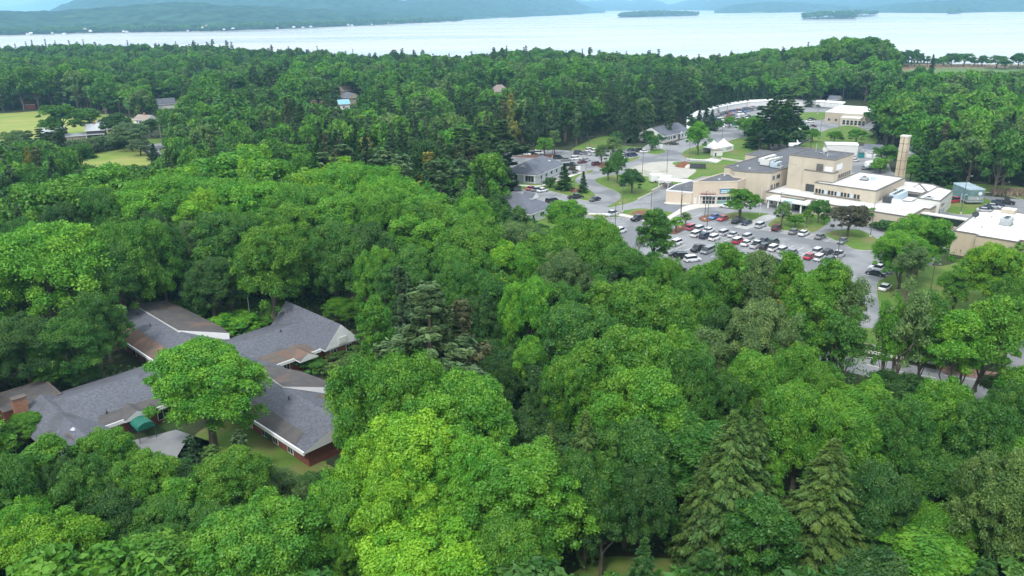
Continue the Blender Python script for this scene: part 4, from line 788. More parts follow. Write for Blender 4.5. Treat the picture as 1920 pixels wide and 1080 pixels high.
# ------------------------------------------------------------------ vehicles
CAR = {}
def carpro(kind):
    L, W_, hh = dict(sedan=(4.7, 1.82, 1.45), suv=(4.6, 1.88, 1.70), pickup=(5.6, 1.98, 1.85), van=(5.1, 1.98, 1.78))[kind]
    h = L/2; y = W_/2
    b = MB()                                  # painted body: lofted stations (x, z0, zshoulder, halfwidth)
    sh = {'sedan': .92, 'suv': 1.05, 'pickup': 1.12, 'van': 1.08}[kind]
    st = [(-h, .45, sh*.86, y*.80), (-h+.18, .28, sh*.97, y*.95), (-h+1.0, .24, sh, y), (0, .24, sh*.99, y), (h-1.25, .24, sh*.95, y), (h-.35, .26, sh*.80, y*.94), (h, .40, sh*.62, y*.76)]
    if kind == 'pickup': st[-2] = (h-.3, .3, sh*.88, y*.95); st[-1] = (h, .42, sh*.74, y*.85)
    for x, z0, z1, hw in st: b.pts([(x, -hw*.94, z0), (x, -hw, (z0+z1)/2), (x, -hw*.93, z1), (x, hw*.93, z1), (x, hw, (z0+z1)/2), (x, hw*.94, z0)])
    for i in range(len(st)-1):
        for j in range(6): k = i*6; b.f.append((k+j, k+6+j, k+6+(j+1) % 6, k+(j+1) % 6)); b.m.append(0)
    b.f.append(tuple(range(5, -1, -1))); b.m.append(0); k = (len(st)-1)*6; b.f.append(tuple(range(k, k+6))); b.m.append(0)
    # roof panel + pillars
    g = {'sedan': (-h+.55, -h+1.35, .45, 1.25), 'suv': (-h+.08, -h+.45, .65, 1.35), 'pickup': (-.55, -.35, .95, 1.55), 'van': (-h+.08, -h+.35, .95, 1.9)}[kind]
    b.prism([(g[1]-.05, -y*.76), (g[2]+.05, -y*.76), (g[2]+.05, y*.76), (g[1]-.05, y*.76)], hh-.05, hh)
    if kind == 'suv': b.box(g[1], g[2]-.2, -y*.74, -y*.68, hh, hh+.06); b.box(g[1], g[2]-.2, y*.68, y*.74, hh, hh+.06)
    for s in (-1, 1): b.box(g[3]-.55, g[3]-.35, s*y-.09, s*y+.09, sh-.02, sh+.14)
    body = b.mesh("body", ['carpaint'])
    q = MB(); x0, x1, x2, x3 = g; zb = sh*.96
    k = q.pts([(x0, -y*.9, zb), (x3, -y*.9, zb), (x3, y*.9, zb), (x0, y*.9, zb), (x1, -y*.77, hh-.04), (x2, -y*.77, hh-.04), (x2, y*.77, hh-.04), (x1, y*.77, hh-.04)])
    for f in ((0, 1, 5, 4), (1, 2, 6, 5), (2, 3, 7, 6), (3, 0, 4, 7), (4, 5, 6, 7)): q.f.append(f); q.m.append(0)
    glass = q.mesh("windows", ['glass']); parts = [('body', body), ('windows', glass)]
    if kind == 'pickup':
        q = MB(); q.box(-h+.2, -.7, -y*.8, y*.8, sh-.02, sh+.012); parts.append(('bed', q.mesh("bed", ['black'])))
    for sx in (-1, 1):
        for sy in (-1, 1):
            q = MB(); cx_ = sx*(h-.92); q.tube((cx_, sy*(y-.2), .34), (cx_, sy*(y+.02), .34), .34, n=12, mi=0); q.tube((cx_, sy*(y), .34), (cx_, sy*(y+.03), .34), .2, n=8, mi=1)
            parts.append(('wheel', q.mesh("wheel", ['black', 'metal'])))
    for s in (-1, 1):
        q = MB(); q.box(h-.22, h-.04, min(s*y*.5, s*y*.8), max(s*y*.5, s*y*.8), sh*.60, sh*.72); parts.append(('headlight', q.mesh("headlight", ['headl'])))
        q = MB(); q.box(-h-.01, -h+.12, min(s*y*.5, s*y*.82), max(s*y*.5, s*y*.82), sh*.7, sh*.86); parts.append(('taillight', q.mesh("taillight", ['taill'])))
    return parts
for k in ('sedan', 'suv', 'pickup', 'van'): CAR[k] = carpro(k)
COL = {'white': (.78, .79, .80), 'silver': (.50, .52, .55), 'grey': (.20, .215, .235), 'black': (.018, .02, .025), 'navy': (.02, .035, .085), 'blue': (.07, .17, .42), 'red': (.42, .03, .05), 'maroon': (.12, .02, .03), 'pink-red': (.50, .12, .16), 'dark green': (.03, .07, .05), 'brown': (.12, .09, .07)}
KN_ = {'sedan': 'sedan', 'suv': 'SUV', 'pickup': 'pickup', 'van': 'van'}
ROWS = {}
def car(x, y, ang, col, kind, row, far=False):
    ROWS.setdefault(row, []).append((x, y, ang, col, kind, far))
PA = math.atan2(.725, .69)
def pcar(px, py, head, col, kind, row, far=False):
    c = P(px, py); car(c[0], c[1], head, col, kind, row, far)
def rc(p, q, col, kind, row, flip=0): c = TH(p, q); car(c[0], c[1], PA+(math.pi if flip else 0)+random.uniform(-.03, .03), col, kind, row)
r_ = "in the row beside the red mulch strip"
for p, q, c_, k in [(190.6, -111.4, 'pink-red', 'suv'), (190.9, -108.8, 'silver', 'suv'), (191.2, -106.2, 'white', 'sedan'), (191.6, -101.6, 'silver', 'suv'), (191.6, -98.9, 'silver', 'sedan')]: rc(p, q, c_, k, r_, 0)
r_ = "in the left middle row of the main lot"
for p, q, c_, k in [(185.5, -106.6, 'white', 'suv'), (185.5, -104, 'navy', 'suv'), (185.6, -101.2, 'white', 'suv')]: rc(p, q, c_, k, r_, 0)
r_ = "in the lot's nearest row above the trees"
for p, q, c_, k in [(174.2, -106.2, 'white', 'suv'), (174.0, -99.3, 'black', 'pickup'), (174.0, -96.5, 'grey', 'van')]: rc(p, q, c_, k, r_, 1)
r_ = "in the front line of the long double row"
for p, q, c_, k in [(187.0, -95.0, 'red', 'suv'), (186.6, -92.3, 'white', 'sedan'), (186.6, -89.6, 'silver', 'pickup'), (186.8, -87.2, 'black', 'suv'), (187, -84.9, 'white', 'suv'), (186.8, -82.4, 'silver', 'suv'), (186.9, -79.9, 'grey', 'sedan'), (186.2, -75.2, 'red', 'sedan'), (186.7, -72.8, 'white', 'suv'), (186.7, -70.2, 'dark green', 'suv')]: rc(p, q, c_, k, r_, 0)
r_ = "in the back line of the long double row"
for p, q, c_, k in [(192.2, -94.9, 'silver', 'suv'), (192.1, -90.1, 'navy', 'sedan'), (192.1, -87.5, 'dark green', 'suv'), (191.8, -75.4, 'silver', 'suv'), (191.9, -72.9, 'black', 'suv'), (191.8, -70.3, 'silver', 'pickup')]: rc(p, q, c_, k, r_, 0)
r_ = "in the row nearest the hospital entrance"
for p, q, c_, k, f in [(205.3, -112.6, 'blue', 'sedan', 1), (205.3, -109.8, 'red', 'sedan', 1), (205.8, -105.2, 'black', 'pickup', 1), (205.5, -102.3, 'navy', 'sedan', 1), (205.4, -97.9, 'silver', 'suv', 0), (205.4, -93, 'maroon', 'suv', 0), (205.3, -88, 'grey', 'sedan', 0), (205.4, -85.3, 'white', 'sedan', 0), (205.3, -80.6, 'grey', 'sedan', 0), (205, -74.5, 'grey', 'sedan', 1)]: rc(p, q, c_, k, r_, f)
r_ = "in the short right-hand row beside the lawn"
for p, q, c_, k in [(184, -58.4, 'black', 'sedan'), (187.2, -58.6, 'silver', 'pickup'), (190.4, -58.6, 'black', 'pickup'), (193.4, -58.9, 'silver', 'suv'), (196.4, -59, 'red', 'suv'), (199.6, -59.5, 'grey', 'suv')]:
    c = TH(p, q); car(c[0], c[1], PA-math.pi/2+math.pi*(1 if k != 'suv' else 0), c_, k, r_)
pcar(1659, 543, PA, 'white', 'sedan', "alone on the drive below the right-hand row")
r_ = "among the trees at the near edge of the lot"
pcar(1269, 481, PA-.75, 'black', 'sedan', r_); pcar(1282, 484.5, PA-.75, 'black', 'suv', r_); pcar(1298, 490, PA-.5, 'white', 'suv', r_); pcar(1397, 487, PA, 'silver', 'sedan', r_); pcar(1404, 509, PA-.6, 'silver', 'sedan', r_); pcar(1453, 494, PA-.6, 'black', 'sedan', r_)
r_ = "at the hospital entrance drive"
pcar(1413, 386, .1, 'silver', 'van', r_); pcar(1362, 389.5, 2.6, 'white', 'sedan', r_); pcar(1497, 391.5, 1.2, 'black', 'suv', r_)
r_ = "in the small left lot by the curved sidewalk"
pcar(1148, 404.5, PA+math.pi, 'silver', 'pickup', r_); pcar(1197, 413, PA+math.pi-.2, 'black', 'pickup', r_); pcar(1219, 418, PA+math.pi-.3, 'grey', 'suv', r_); pcar(1163, 436.5, PA, 'white', 'suv', r_); pcar(1140, 430, PA-.7, 'navy', 'suv', r_)
pcar(1115.5, 376.5, PA+math.pi-.1, 'black', 'sedan', "driving on the curved clinic road"); pcar(1079, 372.5, .35, 'black', 'pickup', "by the lawn between the clinics"); pcar(1036, 380, .55, 'black', 'van', "at the corner of the nearer clinic")
r_ = "in the short row between the two clinics"
for x, y, c_, k in [(996.6, 356, 'pink-red', 'sedan'), (1006.6, 358, 'grey', 'sedan'), (1017.5, 359.5, 'white', 'sedan')]: pcar(x, y, .7, c_, k, r_)
r_ = "behind the farther clinic"
for x, y, c_, k in [(986, 291, 'white', 'sedan'), (998.6, 290, 'black', 'sedan'), (1009.6, 289, 'white', 'suv')]: pcar(x, y, -.45, c_, k, r_)
UA = math.atan2(.9, .5)
r_ = "in the lower line of the upper lot"
for x, y, a, c_, k in [(1046.8, 298, .35, 'black', 'suv'), (1061, 302, .35, 'grey', 'sedan'), (1080, 299.5, .35, 'white', 'suv'), (1092, 306, .5, 'maroon', 'sedan'), (1099, 302.5, .5, 'silver', 'sedan'), (1071.6, 312, -.6, 'black', 'pickup'), (1118, 310, .6, 'maroon', 'suv')]: pcar(x, y, a, c_, k, r_)
r_ = "in the upper line of the upper lot"
for x, y, a, c_, k in [(1084.7, 289, .5, 'navy', 'suv'), (1095.6, 289.5, .5, 'grey', 'sedan'), (1106, 284, .5, 'white', 'suv'), (1112, 291, .4, 'silver', 'sedan'), (1117, 285.5, .5, 'white', 'suv'), (1130, 292.5, .4, 'white', 'suv'), (1132, 285.5, .4, 'grey', 'pickup'), (1133, 278, 1.2, 'black', 'sedan'), (1162.7, 289, .5, 'black', 'suv'), (1168.5, 293.5, .4, 'silver', 'sedan'), (1177, 293, .5, 'navy', 'sedan'), (1187, 293, .5, 'navy', 'suv'), (1168.5, 298.5, .35, 'white', 'sedan')]: pcar(x, y, a, c_, k, r_)
r_ = "by the drive to the white office"
for x, y, a, c_, k in [(1184.6, 283.5, .3, 'navy', 'sedan'), (1199, 284.5, .5, 'black', 'suv'), (1208.6, 286, .5, 'white', 'sedan'), (1211.6, 267, .9, 'navy', 'suv'), (1232, 267.5, .2, 'white', 'sedan'), (1263.6, 271.5, .1, 'black', 'sedan')]: pcar(x, y, a, c_, k, r_)
r_ = "on the service road behind the hospital"
for x, y, a, c_, k in [(1601.5, 303, .3, 'white', 'sedan'), (1620, 317, 1.2, 'grey', 'sedan')]: pcar(x, y, a, c_, k, r_)
pcar(1790.5, 379.5, .5, 'red', 'pickup', "on the drive beside the tall blue trailer")
r_ = "behind the white roof of the annexe"
for x, y, a, c_, k in [(1846, 397.5, -.6, 'silver', 'sedan'), (1852, 393.5, -.6, 'navy', 'sedan'), (1861, 390, -.6, 'silver', 'sedan'), (1870, 387, -.6, 'navy', 'suv'), (1884, 382.5, -.55, 'black', 'pickup')]: pcar(x, y, a, c_, k, r_)
pool = ['white', 'silver', 'grey', 'black', 'navy', 'white', 'silver', 'grey', 'black', 'red', 'blue']
rr_ = random.Random(5)
def farrow(row, A, B, n, head, skip=0.08):
    a, d = Vector(P(*A)[:2]), Vector(P(*B)[:2])
    for i in range(n):
        if rr_.random() < skip: continue
        p = a.lerp(d, i/(n-1)); car(p.x, p.y, head+rr_.uniform(-.05, .05), rr_.choice(pool), rr_.choice(['sedan', 'suv', 'suv', 'sedan', 'pickup']), row, True)
farrow("in the first far row along the curved white fence", (1336, 226.5), (1366, 213), 13, -.25)
farrow("in the second far row behind the white fence", (1343, 229), (1392, 213.5), 15, -.25)
farrow("in the third far row of the fenced lot", (1374, 211.5), (1412, 203.8), 11, -.3)
farrow("in the fourth far row, left of the big pines", (1374, 229), (1404, 221), 9, -.3)
farrow("in the nearest far row, left of the big pines", (1364, 236.5), (1402, 226.5), 8, -.3, .3)
farrow("in the deepest far row under the fence", (1388, 211.0), (1420, 205.3), 9, -.3)
r_ = "in the lot right of the big pines"
for x, y, a, c_, k in [(1519, 229.5, .0, 'white', 'sedan'), (1522, 225, -.2, 'black', 'sedan'), (1508.5, 244, .1, 'white', 'pickup'), (1517.5, 241, .2, 'silver', 'suv'), (1523.5, 238.5, .2, 'maroon', 'sedan'), (1504, 239, .1, 'white', 'suv')]: pcar(x, y, a, c_, k, r_, True)
pcar(1357, 235, -.2, 'white', 'pickup', "beside the board sign of the far lot", True)
pcar(201, 266, .1, 'white', 'sedan', "parked in front of the farmhouse", True)
ORD = ["first", "second", "third", "fourth", "fifth", "sixth", "seventh", "eighth", "ninth", "tenth", "eleventh", "twelfth", "13th", "14th", "15th", "16th"]
for row, cs in ROWS.items():
    cs.sort(key=lambda c: proj(c[0], c[1], .7)[0])
    for i, (x, y, ang, col, kind, far) in enumerate(cs):
        same = [j for j, c in enumerate(cs) if c[3] == col and c[4] == kind]
        lb = f"{col} {KN_[kind]} {row}"
        if len(same) > 1: lb = f"{col} {KN_[kind]} {row}, {ORD[i]} vehicle from left"
        rt_ = thing({'sedan': 'sedan', 'suv': 'suv', 'pickup': 'pickup_truck', 'van': 'van'}[kind], lb, {'suv': 'SUV'}.get(kind, kind), (x, y, .02), ang, "vehicles parked around the hospital campus")
        for nm, me in CAR[kind]:
            if far and nm in ('headlight', 'taillight'): continue
            o = bpy.data.objects.new(nm, me); scn.collection.objects.link(o); o.parent = rt_; o.color = (*COL[col], 1); rt_.scale = (.95, .95, .95)
# white top of the red wagon
w0 = [o for o in bpy.data.objects if o.get("label", "").startswith("red SUV in the front line")]
if w0:
    w0[0]["label"] = "red SUV with a white roof at the left end of the long double row"; q = MB(); q.box(-2.1, .6, -.74, .74, 1.66, 1.76); o = bpy.data.objects.new("white_roof", q.mesh("white_roof", ['white'])); scn.collection.objects.link(o); o.parent = w0[0]

# ------------------------------------------------------------------ light poles, utility poles
def pole_proto(two):
    q = MB(); q.tube((0, 0, .5), (0, 0, 9.5), .11, .075, 7); a = q.mesh("post", 'pole')
    q = MB(); q.tube((0, 0, 0), (0, 0, .6), .3, .3, 10); b2 = q.mesh("base", 'concrete')
    ps = [("post", a), ("base", b2)]
    for s in ((1, -1) if two else (1,)):
        q = MB(); q.tube((0, 0, 9.3), (s*1.0, 0, 9.65), .05, .05, 6); q.box(min(s*.9, s*1.35), max(s*.9, s*1.35), -.12, .12, 9.6, 9.7, 1); ps.append(("lamp_head", q.mesh("lamp_head", ['pole', 'metal'])))
    return ps
PL = {1: pole_proto(0), 2: pole_proto(1)}
for x, y, s, n2, lb in [(1275.5, 427, 1, 1, "light pole on the red mulch strip at the left of the main lot"), (1324.5, 440, 1.1, 1, "light pole between parked cars left of the main lot"), (1321, 412, .9, 1, "light pole beside the oval mulch bed facing the emergency entrance"),
    (1276, 402, .9, 1, "light pole with sign box on the sidewalk left of the emergency entrance"), (1220, 407, .85, 1, "light pole in the planted strip above the sidewalk"), (1167, 398, .9, 1, "light pole left of the planted strip on the curved sidewalk"),
    (1153, 438, .9, 1, "light pole in the small left lot beside a white SUV"), (1250, 327.5, .95, 2, "twin-armed light pole standing in the gravel yard"), (1204, 334, .95, 2, "twin-armed light pole on the edge of the gravel yard by the tree island"),
    (1098.5, 323.5, .7, 2, "twin-armed light pole at the clinic drive junction"), (1077, 366.5, .6, 1, "short light pole on the lawn between the clinics, left of the small spruce"), (1016, 352, .6, 1, "short light pole on the lawn in front of the farther clinic"),
    (1036, 294.5, .9, 1, "light pole at the top left corner of the upper lot"), (1105, 281, .6, 2, "small twin light pole at the grass edge of the upper lot"), (1172, 290, .7, 1, "light pole behind the dark cars of the upper lot"), (1291.5, 305, .9, 1, "light pole beside the round lime tree by the office"),
    (1353.5, 265, .6, 1, "thin light pole on the lawn behind the white tent"), (1569.5, 490, 1.2, 1, "dark light pole at the right end of the double row"), (1631.5, 445, 1.0, 1, "light pole on the tip of the teardrop lawn"), (1801, 402, 1.2, 1, "dark leaning light pole on the grass left of the annexe"),
    (1537, 259, .9, 1, "light pole beside the young tree behind the boom truck"), (1572, 245, .7, 1, "light pole between two young round trees on the back lawn"), (1533, 214, 1.1, 1, "tall light pole on the strip left of the white-roofed hall"), (1400, 208, .8, 1, "light pole in the far lot along the fence"), (1362, 219, .8, 1, "light pole at the bend of the white fence"),
    (1460, 408, .8, 1, "white-topped light pole at the head of the crosswalk"), (1512, 431, .5, 1, "short light pole in the shrub bed by the crosswalk"), (1742, 560, .8, 1, "light pole on the lawn between the right-hand trees"), (1876, 388, .8, 1, "pale light pole among cars behind the annexe roof")]:
    c = P(x, y); t_ = thing("light_pole", lb, "light pole", c, random.uniform(-.3, .3), "light poles around the campus"); t_.scale = (1, 1, s)
    for nm, me in PL[n2]: o = bpy.data.objects.new(nm, me); scn.collection.objects.link(o); o.parent = t_
def upole(x, y, h, lb, arms=True, lean=0):
    c = P(x, y); t_ = thing("utility_pole", lb, "utility pole", c, 0, "wooden utility poles"); q = MB(); q.tube(c, (c[0]+lean, c[1], h), .17, .12, 7); q.build("post", 'wood', t_)
    if arms: q = MB(Fr(.5, (c[0]+lean, c[1]))); q.box(-1.3, 1.3, -.07, .07, h-1, h-.85); [q.tube((s, 0, h-.85), (s, 0, h-.6), .05) for s in (-1.1, 0, 1.1)]; q.build("crossarm", 'wood', t_)
upole(1196, 512, 11.5, "grey utility pole left of the tall dark tree at the lot edge"); upole(306, 283, 12, "utility pole at the bend of the lane left of the woods"); upole(204, 246, 12, "utility pole beside the lane behind the farmhouse")
upole(1450, 282, 12.5, "stout pale wooden pole in front of the big pine clump", False); upole(900, 205, 13, "thin white pole among the pines near the brown hip roof", False); upole(1490, 690, 9, "thin utility pole in the roadside trees, centre right", True)
c = P(470, 603); t_ = thing("flagpole", "thin white flagpole behind the brick building", "flagpole", c); q = MB(); q.tube(c, (c[0], c[1], 5.2), .05, .035, 6); q.build("post", 'white', t_)
c = P(1472, 409); t_ = thing("flagpole", "white flagpole by the hospital forecourt lawn", "flagpole", P(1424, 404)); c = P(1424, 404); q = MB(); q.tube(c, (c[0], c[1], 8.5), .07, .04, 6); q.build("post", 'white', t_)
c = P(1478, 345); 
# far-shore cottages and sailing dots on the lake
cp = MB(); cp.box(-6, 6, -4, 4, 0, 4.2); cw_ = cp.mesh("wall", ['cottage']); q = MB(); gable(q, -6, 6, -4, 4, 4.3, 7, 'a', ov=.4, roof=1, tri=0, sidem=0); crf = q.mesh("roof", ['cottage', 'cottage'])
sh_x = [0, 150, 400, 560, 700, 800, 835]; sh_y = [66, 62, 58, 53, 47, 43, 41]
cl = [(52, .6, 'white'), (58, .9, 'white'), (98, .8, 'white'), (120, .3, 'white'), (160, 2.0, 'tan'), (170, 1.2, 'white'), (232, .9, 'white'), (238, .6, 'grey'), (352, .7, 'white'), (380, 1.8, 'tan'), (388, 2.6, 'red-brown'), (420, .9, 'white'), (437, 1.2, 'white'), (520, .8, 'white'), (551, 1.0, 'white'), (568, .7, 'white'), (583, .9, 'white'), (653, 1.0, 'white'), (660, .7, 'white'), (697, .8, 'white'), (728, 1.1, 'tan'), (492, 6.0, 'white')]
for i, (x, up_, cn_) in enumerate(sorted(cl)):
    y = lerp(sh_x, sh_y, x)-up_*1.6; c = P(x, y, 4); z = 1.5+up_*4.5 if up_ < 5 else 30
    if up_ > 5: c = P(x, 11, 48); z = 47; 
    t_ = thing("shore_cottage", f"tiny {cn_} house on the far lakeshore, {ORD[i] if i < 16 else str(i+1)+('st' if i+1 == 21 else 'nd' if i+1 == 22 else 'th')} from left", "house", (c[0], c[1], z-2), rr_.uniform(0, 3), "houses on the far shore")
    s = .62 if up_ < 5 else 1.3; t_.scale = (s, s, s)
    for nm, me, cc in (("wall", cw_, {'white': (.8, .8, .78), 'tan': (.5, .42, .3), 'grey': (.5, .5, .5), 'red-brown': (.42, .2, .14)}[cn_]), ("roof", crf, (.55, .55, .56) if i % 2 else (.3, .3, .33))):
        o = bpy.data.objects.new(nm, me); scn.collection.objects.link(o); o.parent = t_; o.color = (*cc, 1)
for x, y, lb in ((1385, 61.5, "tiny dark boat far out on the lake, below the left island gap"), (1407, 58, "faint tiny boat right of the other one on the lake"), (1482, 33.5, "tiny boat on the water left of the small island"), (1696, 23.2, "white boat near the far right shore")):
    c = P(x, y, -2); t_ = thing("boat", lb, "boat", (c[0], c[1], -2), .2, "boats on the lake"); q = MB(Fr(.2, c[:2])); k = q.pts([(-4, -1.2, -1.9), (3, -1.3, -1.9), (5, 0, -1.8), (3, 1.3, -1.9), (-4, 1.2, -1.9), (-4.2, -1.5, -.7), (3, -1.6, -.7), (6, 0, -.4), (3, 1.6, -.7), (-4.2, 1.5, -.7)])
    for i in range(5): q.f.append((i, (i+1) % 5, 5+(i+1) % 5, 5+i)); q.m.append(0)
    q.f.append((5, 6, 7, 8, 9)); q.m.append(0); q.box(-1.5, 1.5, -.9, .9, -.7, .7, 1); q.build("hull", ['dmetal', 'white'] if 'dark' in lb or 'faint' in lb else ['white', 'white'], t_)

# ------------------------------------------------------------------ foliage
def leaf_mesh(name, C, N, S, asp, m, ax=None, seed=0, extra=None):
    """a crown as one mesh of many small leaf-spray faces"""
    g = np.random.default_rng(seed); n = len(C); N = N/np.linalg.norm(N, axis=1, keepdims=True)
    if ax is None: ax = g.normal(size=(n, 3))
    t1 = ax-N*(ax*N).sum(1, keepdims=True); t1 /= np.linalg.norm(t1, axis=1, keepdims=True)+1e-9; t2 = np.cross(N, t1)
    S = S[:, None]; V = np.empty((n, 4, 3)); k = g.uniform(.15, .4, (n, 1))*S
    V[:, 0] = C+t1*S-N*k*.5; V[:, 1] = C+t2*S*asp+N*k*.3; V[:, 2] = C-t1*S-N*k*.5; V[:, 3] = C-t2*S*asp+N*k*.3
    me = bpy.data.meshes.new(name); me.vertices.add(n*4); me.vertices.foreach_set("co", V.reshape(-1).astype(np.float32))
    me.loops.add(n*4); me.loops.foreach_set("vertex_index", np.arange(n*4, dtype=np.int32)); me.polygons.add(n)
    me.polygons.foreach_set("loop_start", np.arange(0, n*4, 4, dtype=np.int32))
    at = me.attributes.new("leafv", 'FLOAT', 'FACE'); lv = g.random(n) if extra is None else np.clip(extra*.78+g.random(n)*.22, 0, 1)
    at.data.foreach_set("value", lv.astype(np.float32)); me.materials.append(M[m]); me.update(); me.validate(); return me
def limb_path(g, p0, p1, r0, r1, q, n=4, wob=.06):
    p0, p1 = np.array(p0, float), np.array(p1, float); L = np.linalg.norm(p1-p0); ps = [p0+(p1-p0)*t+(g.normal(size=3)*L*wob if 0 < t < 1 else 0) for t in np.linspace(0, 1, n)]
    q.path([tuple(p) for p in ps], list(np.linspace(r0, r1, n)), 5)
def broad(seed, Hh, Rr, K, n, ls, shape=1.0, base=.28, lump=.22, m='leaf', up=.55, cone=0.0, open_=0.0):
    """broadleaf tree: leaf sprays gathered in lumps on an uneven crown"""
    g = np.random.default_rng(seed)
    zc = Hh*(base+1)/2; hz = Hh*(1-base)/2
    u = g.normal(size=(K*3, 3)); u /= np.linalg.norm(u, axis=1, keepdims=True); u = u[(u[:, 2] > -.75)]; w = np.where(u[:, 2] > -.1, 1, .55); u = u[g.random(len(u)) < w][:K]
    ph = g.uniform(0, 6.28, 6); az = np.arctan2(u[:, 1], u[:, 0])
    rad = 1+.08*np.sin(2*az+ph[0])+.075*np.sin(3*az+ph[1]+2*u[:, 2])+.06*np.sin(5*az+ph[2]+4*u[:, 2])
    q = g.uniform(.72, 1.03, len(u))*rad; q[:len(u)//5] *= .62
    cx = u*q[:, None]*np.array([Rr, Rr, hz]); cx[:, 2] = np.clip(cx[:, 2], -hz, hz*.96); zz = cx[:, 2]/hz
    tp = 1-cone*np.clip((zz+1)/2, 0, 1); cx[:, 0] *= tp; cx[:, 1] *= tp
    nl = max(7, int(3+K/26)); lo_ = g.normal(size=(nl, 3)); lo_ /= np.linalg.norm(lo_, axis=1, keepdims=True); lo_[:, 2] = np.where(lo_[:, 2] < -.62, -lo_[:, 2], lo_[:, 2])
    lf = g.uniform(.50, .80, nl)[:, None]; lc = lo_*lf*np.array([Rr, Rr, hz]); lr = g.uniform(.26, .44, nl)*(1+.25*(K < 130)); li = g.integers(0, nl, len(u)); du = u.copy(); du[:, 2] = np.where(du[:, 2] < -.2, -du[:, 2], du[:, 2])
    hx = lc[li]+du*(lr[li]*g.uniform(.75, 1.1, len(u)))[:, None]*np.array([Rr, Rr, Rr*1.15]); tq = 1-cone*np.clip((hx[:, 2]/hz+1)/2, 0, 1); hx[:, 0] *= tq; hx[:, 1] *= tq; hx[:, 2] = np.where(hx[:, 2] > hz*.96, hz*.96-(hx[:, 2]-hz*.96)*.4, hx[:, 2])
    cx = np.where((np.arange(len(u)) % 10 < 8)[:, None], hx, cx)
    cx[:, 2] += zc; LR = Rr*lump*g.uniform(.5, 1.55, len(u)); sh = g.random(len(u))
    idx = g.integers(0, len(u), n); d = g.normal(size=(n, 3)); d /= np.linalg.norm(d, axis=1, keepdims=True); d[:, 2] = np.where(d[:, 2] < -.35, -d[:, 2], d[:, 2])
    C = cx[idx]+d*(LR[idx]*g.uniform(.35, 1.15, n)**.6)[:, None]*np.array([1, 1, .95])+g.normal(size=(n, 3))*Rr*.018
    N = d*.8+np.array([0, 0, up*.55])+g.normal(size=(n, 3))*.6
    cr_ = leaf_mesh("crown", C, N, ls*np.clip(np.exp(g.normal(size=n)*.36), .4, 1.8), .62, m, seed=seed, extra=sh[idx])
    b = MB(); tr = Rr*.055+.06; top = zc+hz*.45; limb_path(g, (0, 0, -.3), (g.normal()*.3, g.normal()*.3, top), tr*1.3, tr*.3, b, 6, .012)
    for i in range(10):
        j = g.integers(0, len(u)); z0 = Hh*(base*.75+.35*g.random()); limb_path(g, (0, 0, z0), cx[j]*np.array([.85, .85, 1]), tr*.45, tr*.08, b, 4, .05)
    return b.mesh("trunk", ['bark']), cr_, Hh, Rr
def conifer(seed, Hh, Rr, lev, bpl, n, ls, kind):
    g = np.random.default_rng(seed); Cs = []; Ns = []; Ax = []; Ex = []; b = MB()
    base = {'pine': .12, 'hem': .06, 'spr': .03}[kind]; per = max(3, n//(lev*bpl))
    limb_path(g, (0, 0, -.3), (0, 0, Hh*.98), Rr*.07+.05, .04, b, 6, .004)
    for i in range(lev):
        t = (i+.5)/lev; z = Hh*(base+(1-base)*t)
        prof = {'pine': (1-t)**.55*(.75+.35*math.sin(t*9+seed))*(1 if t > .12 else .8), 'hem': (1-t)**.8, 'spr': (1-t)**.85}[kind]
        for k in range(bpl):
            a = g.uniform(0, 6.283); L = Rr*max(.06, prof)*g.uniform(.62, 1.12); sh = g.random()
            dr = {'pine': .10, 'hem': -.28, 'spr': -.22}[kind]; slope = {'pine': .12, 'hem': .28, 'spr': .05}[kind]
            s = g.uniform(.12 if kind != 'pine' else .35, 1, per)**.75; wdt = {'pine': .22, 'hem': .26, 'spr': .22}[kind]*L*(1.15-s)
            lat = g.uniform(-1, 1, per)*wdt; ca, sa = math.cos(a), math.sin(a)
            x = s*L; zz = z+slope*x+dr*x*s+g.normal(size=per)*.05*L*(.3 if kind == 'hem' else .45)-np.abs(lat)*.25
            if kind == 'pine': zz += np.abs(g.normal(size=per))*.10*L
            Cs.append(np.stack([ca*x-sa*lat, sa*x+ca*lat, zz], 1)); dirv = np.stack([ca*np.ones(per)-sa*np.sign(lat)*.6, sa*np.ones(per)+ca*np.sign(lat)*.6, np.full(per, -.25 if kind != 'pine' else .35)], 1)
            Ax.append(dirv+g.normal(size=(per, 3))*.25); Ns.append(np.stack([ca*.3*np.ones(per), sa*.3*np.ones(per), np.ones(per)], 1)+g.normal(size=(per, 3))*.38); Ex.append(np.full(per, sh))
            if i % 2 == 0 and k < 3: limb_path(g, (0, 0, z), (ca*L*.8, sa*L*.8, z+slope*L*.8+dr*L*.64), .05, .02, b, 3, .02)
    C = np.concatenate(Cs); return b.mesh("trunk", ['bark']), leaf_mesh("crown", C, np.concatenate(Ns), ls*g.uniform(.65, 1.3, len(C)), .34 if kind != 'pine' else .42, 'needle', np.concatenate(Ax), seed, np.concatenate(Ex)), Hh, Rr
def deadtree(seed, Hh, Rr):
    g = np.random.default_rng(seed); b = MB()
    def grow(p, d, L, r, dep):
        e = p+d*L; mid = p+d*L*.5+g.normal(size=3)*L*.05; b.path([tuple(p), tuple(mid), tuple(e)], [r, r*.8, r*.6], 4)
        if dep: 
            for _ in range(3): nd_ = d+g.normal(size=3)*.5; nd_[2] = abs(nd_[2])*.7+.12; nd_ /= np.linalg.norm(nd_); grow(e if g.random() < .6 else mid, nd_, L*g.uniform(.5, .8), r*.55, dep-1)
    grow(np.zeros(3), np.array([0, 0, 1.]), Hh*.45, .16, 4); return b.mesh("trunk", ['palebark']), None, Hh, Rr
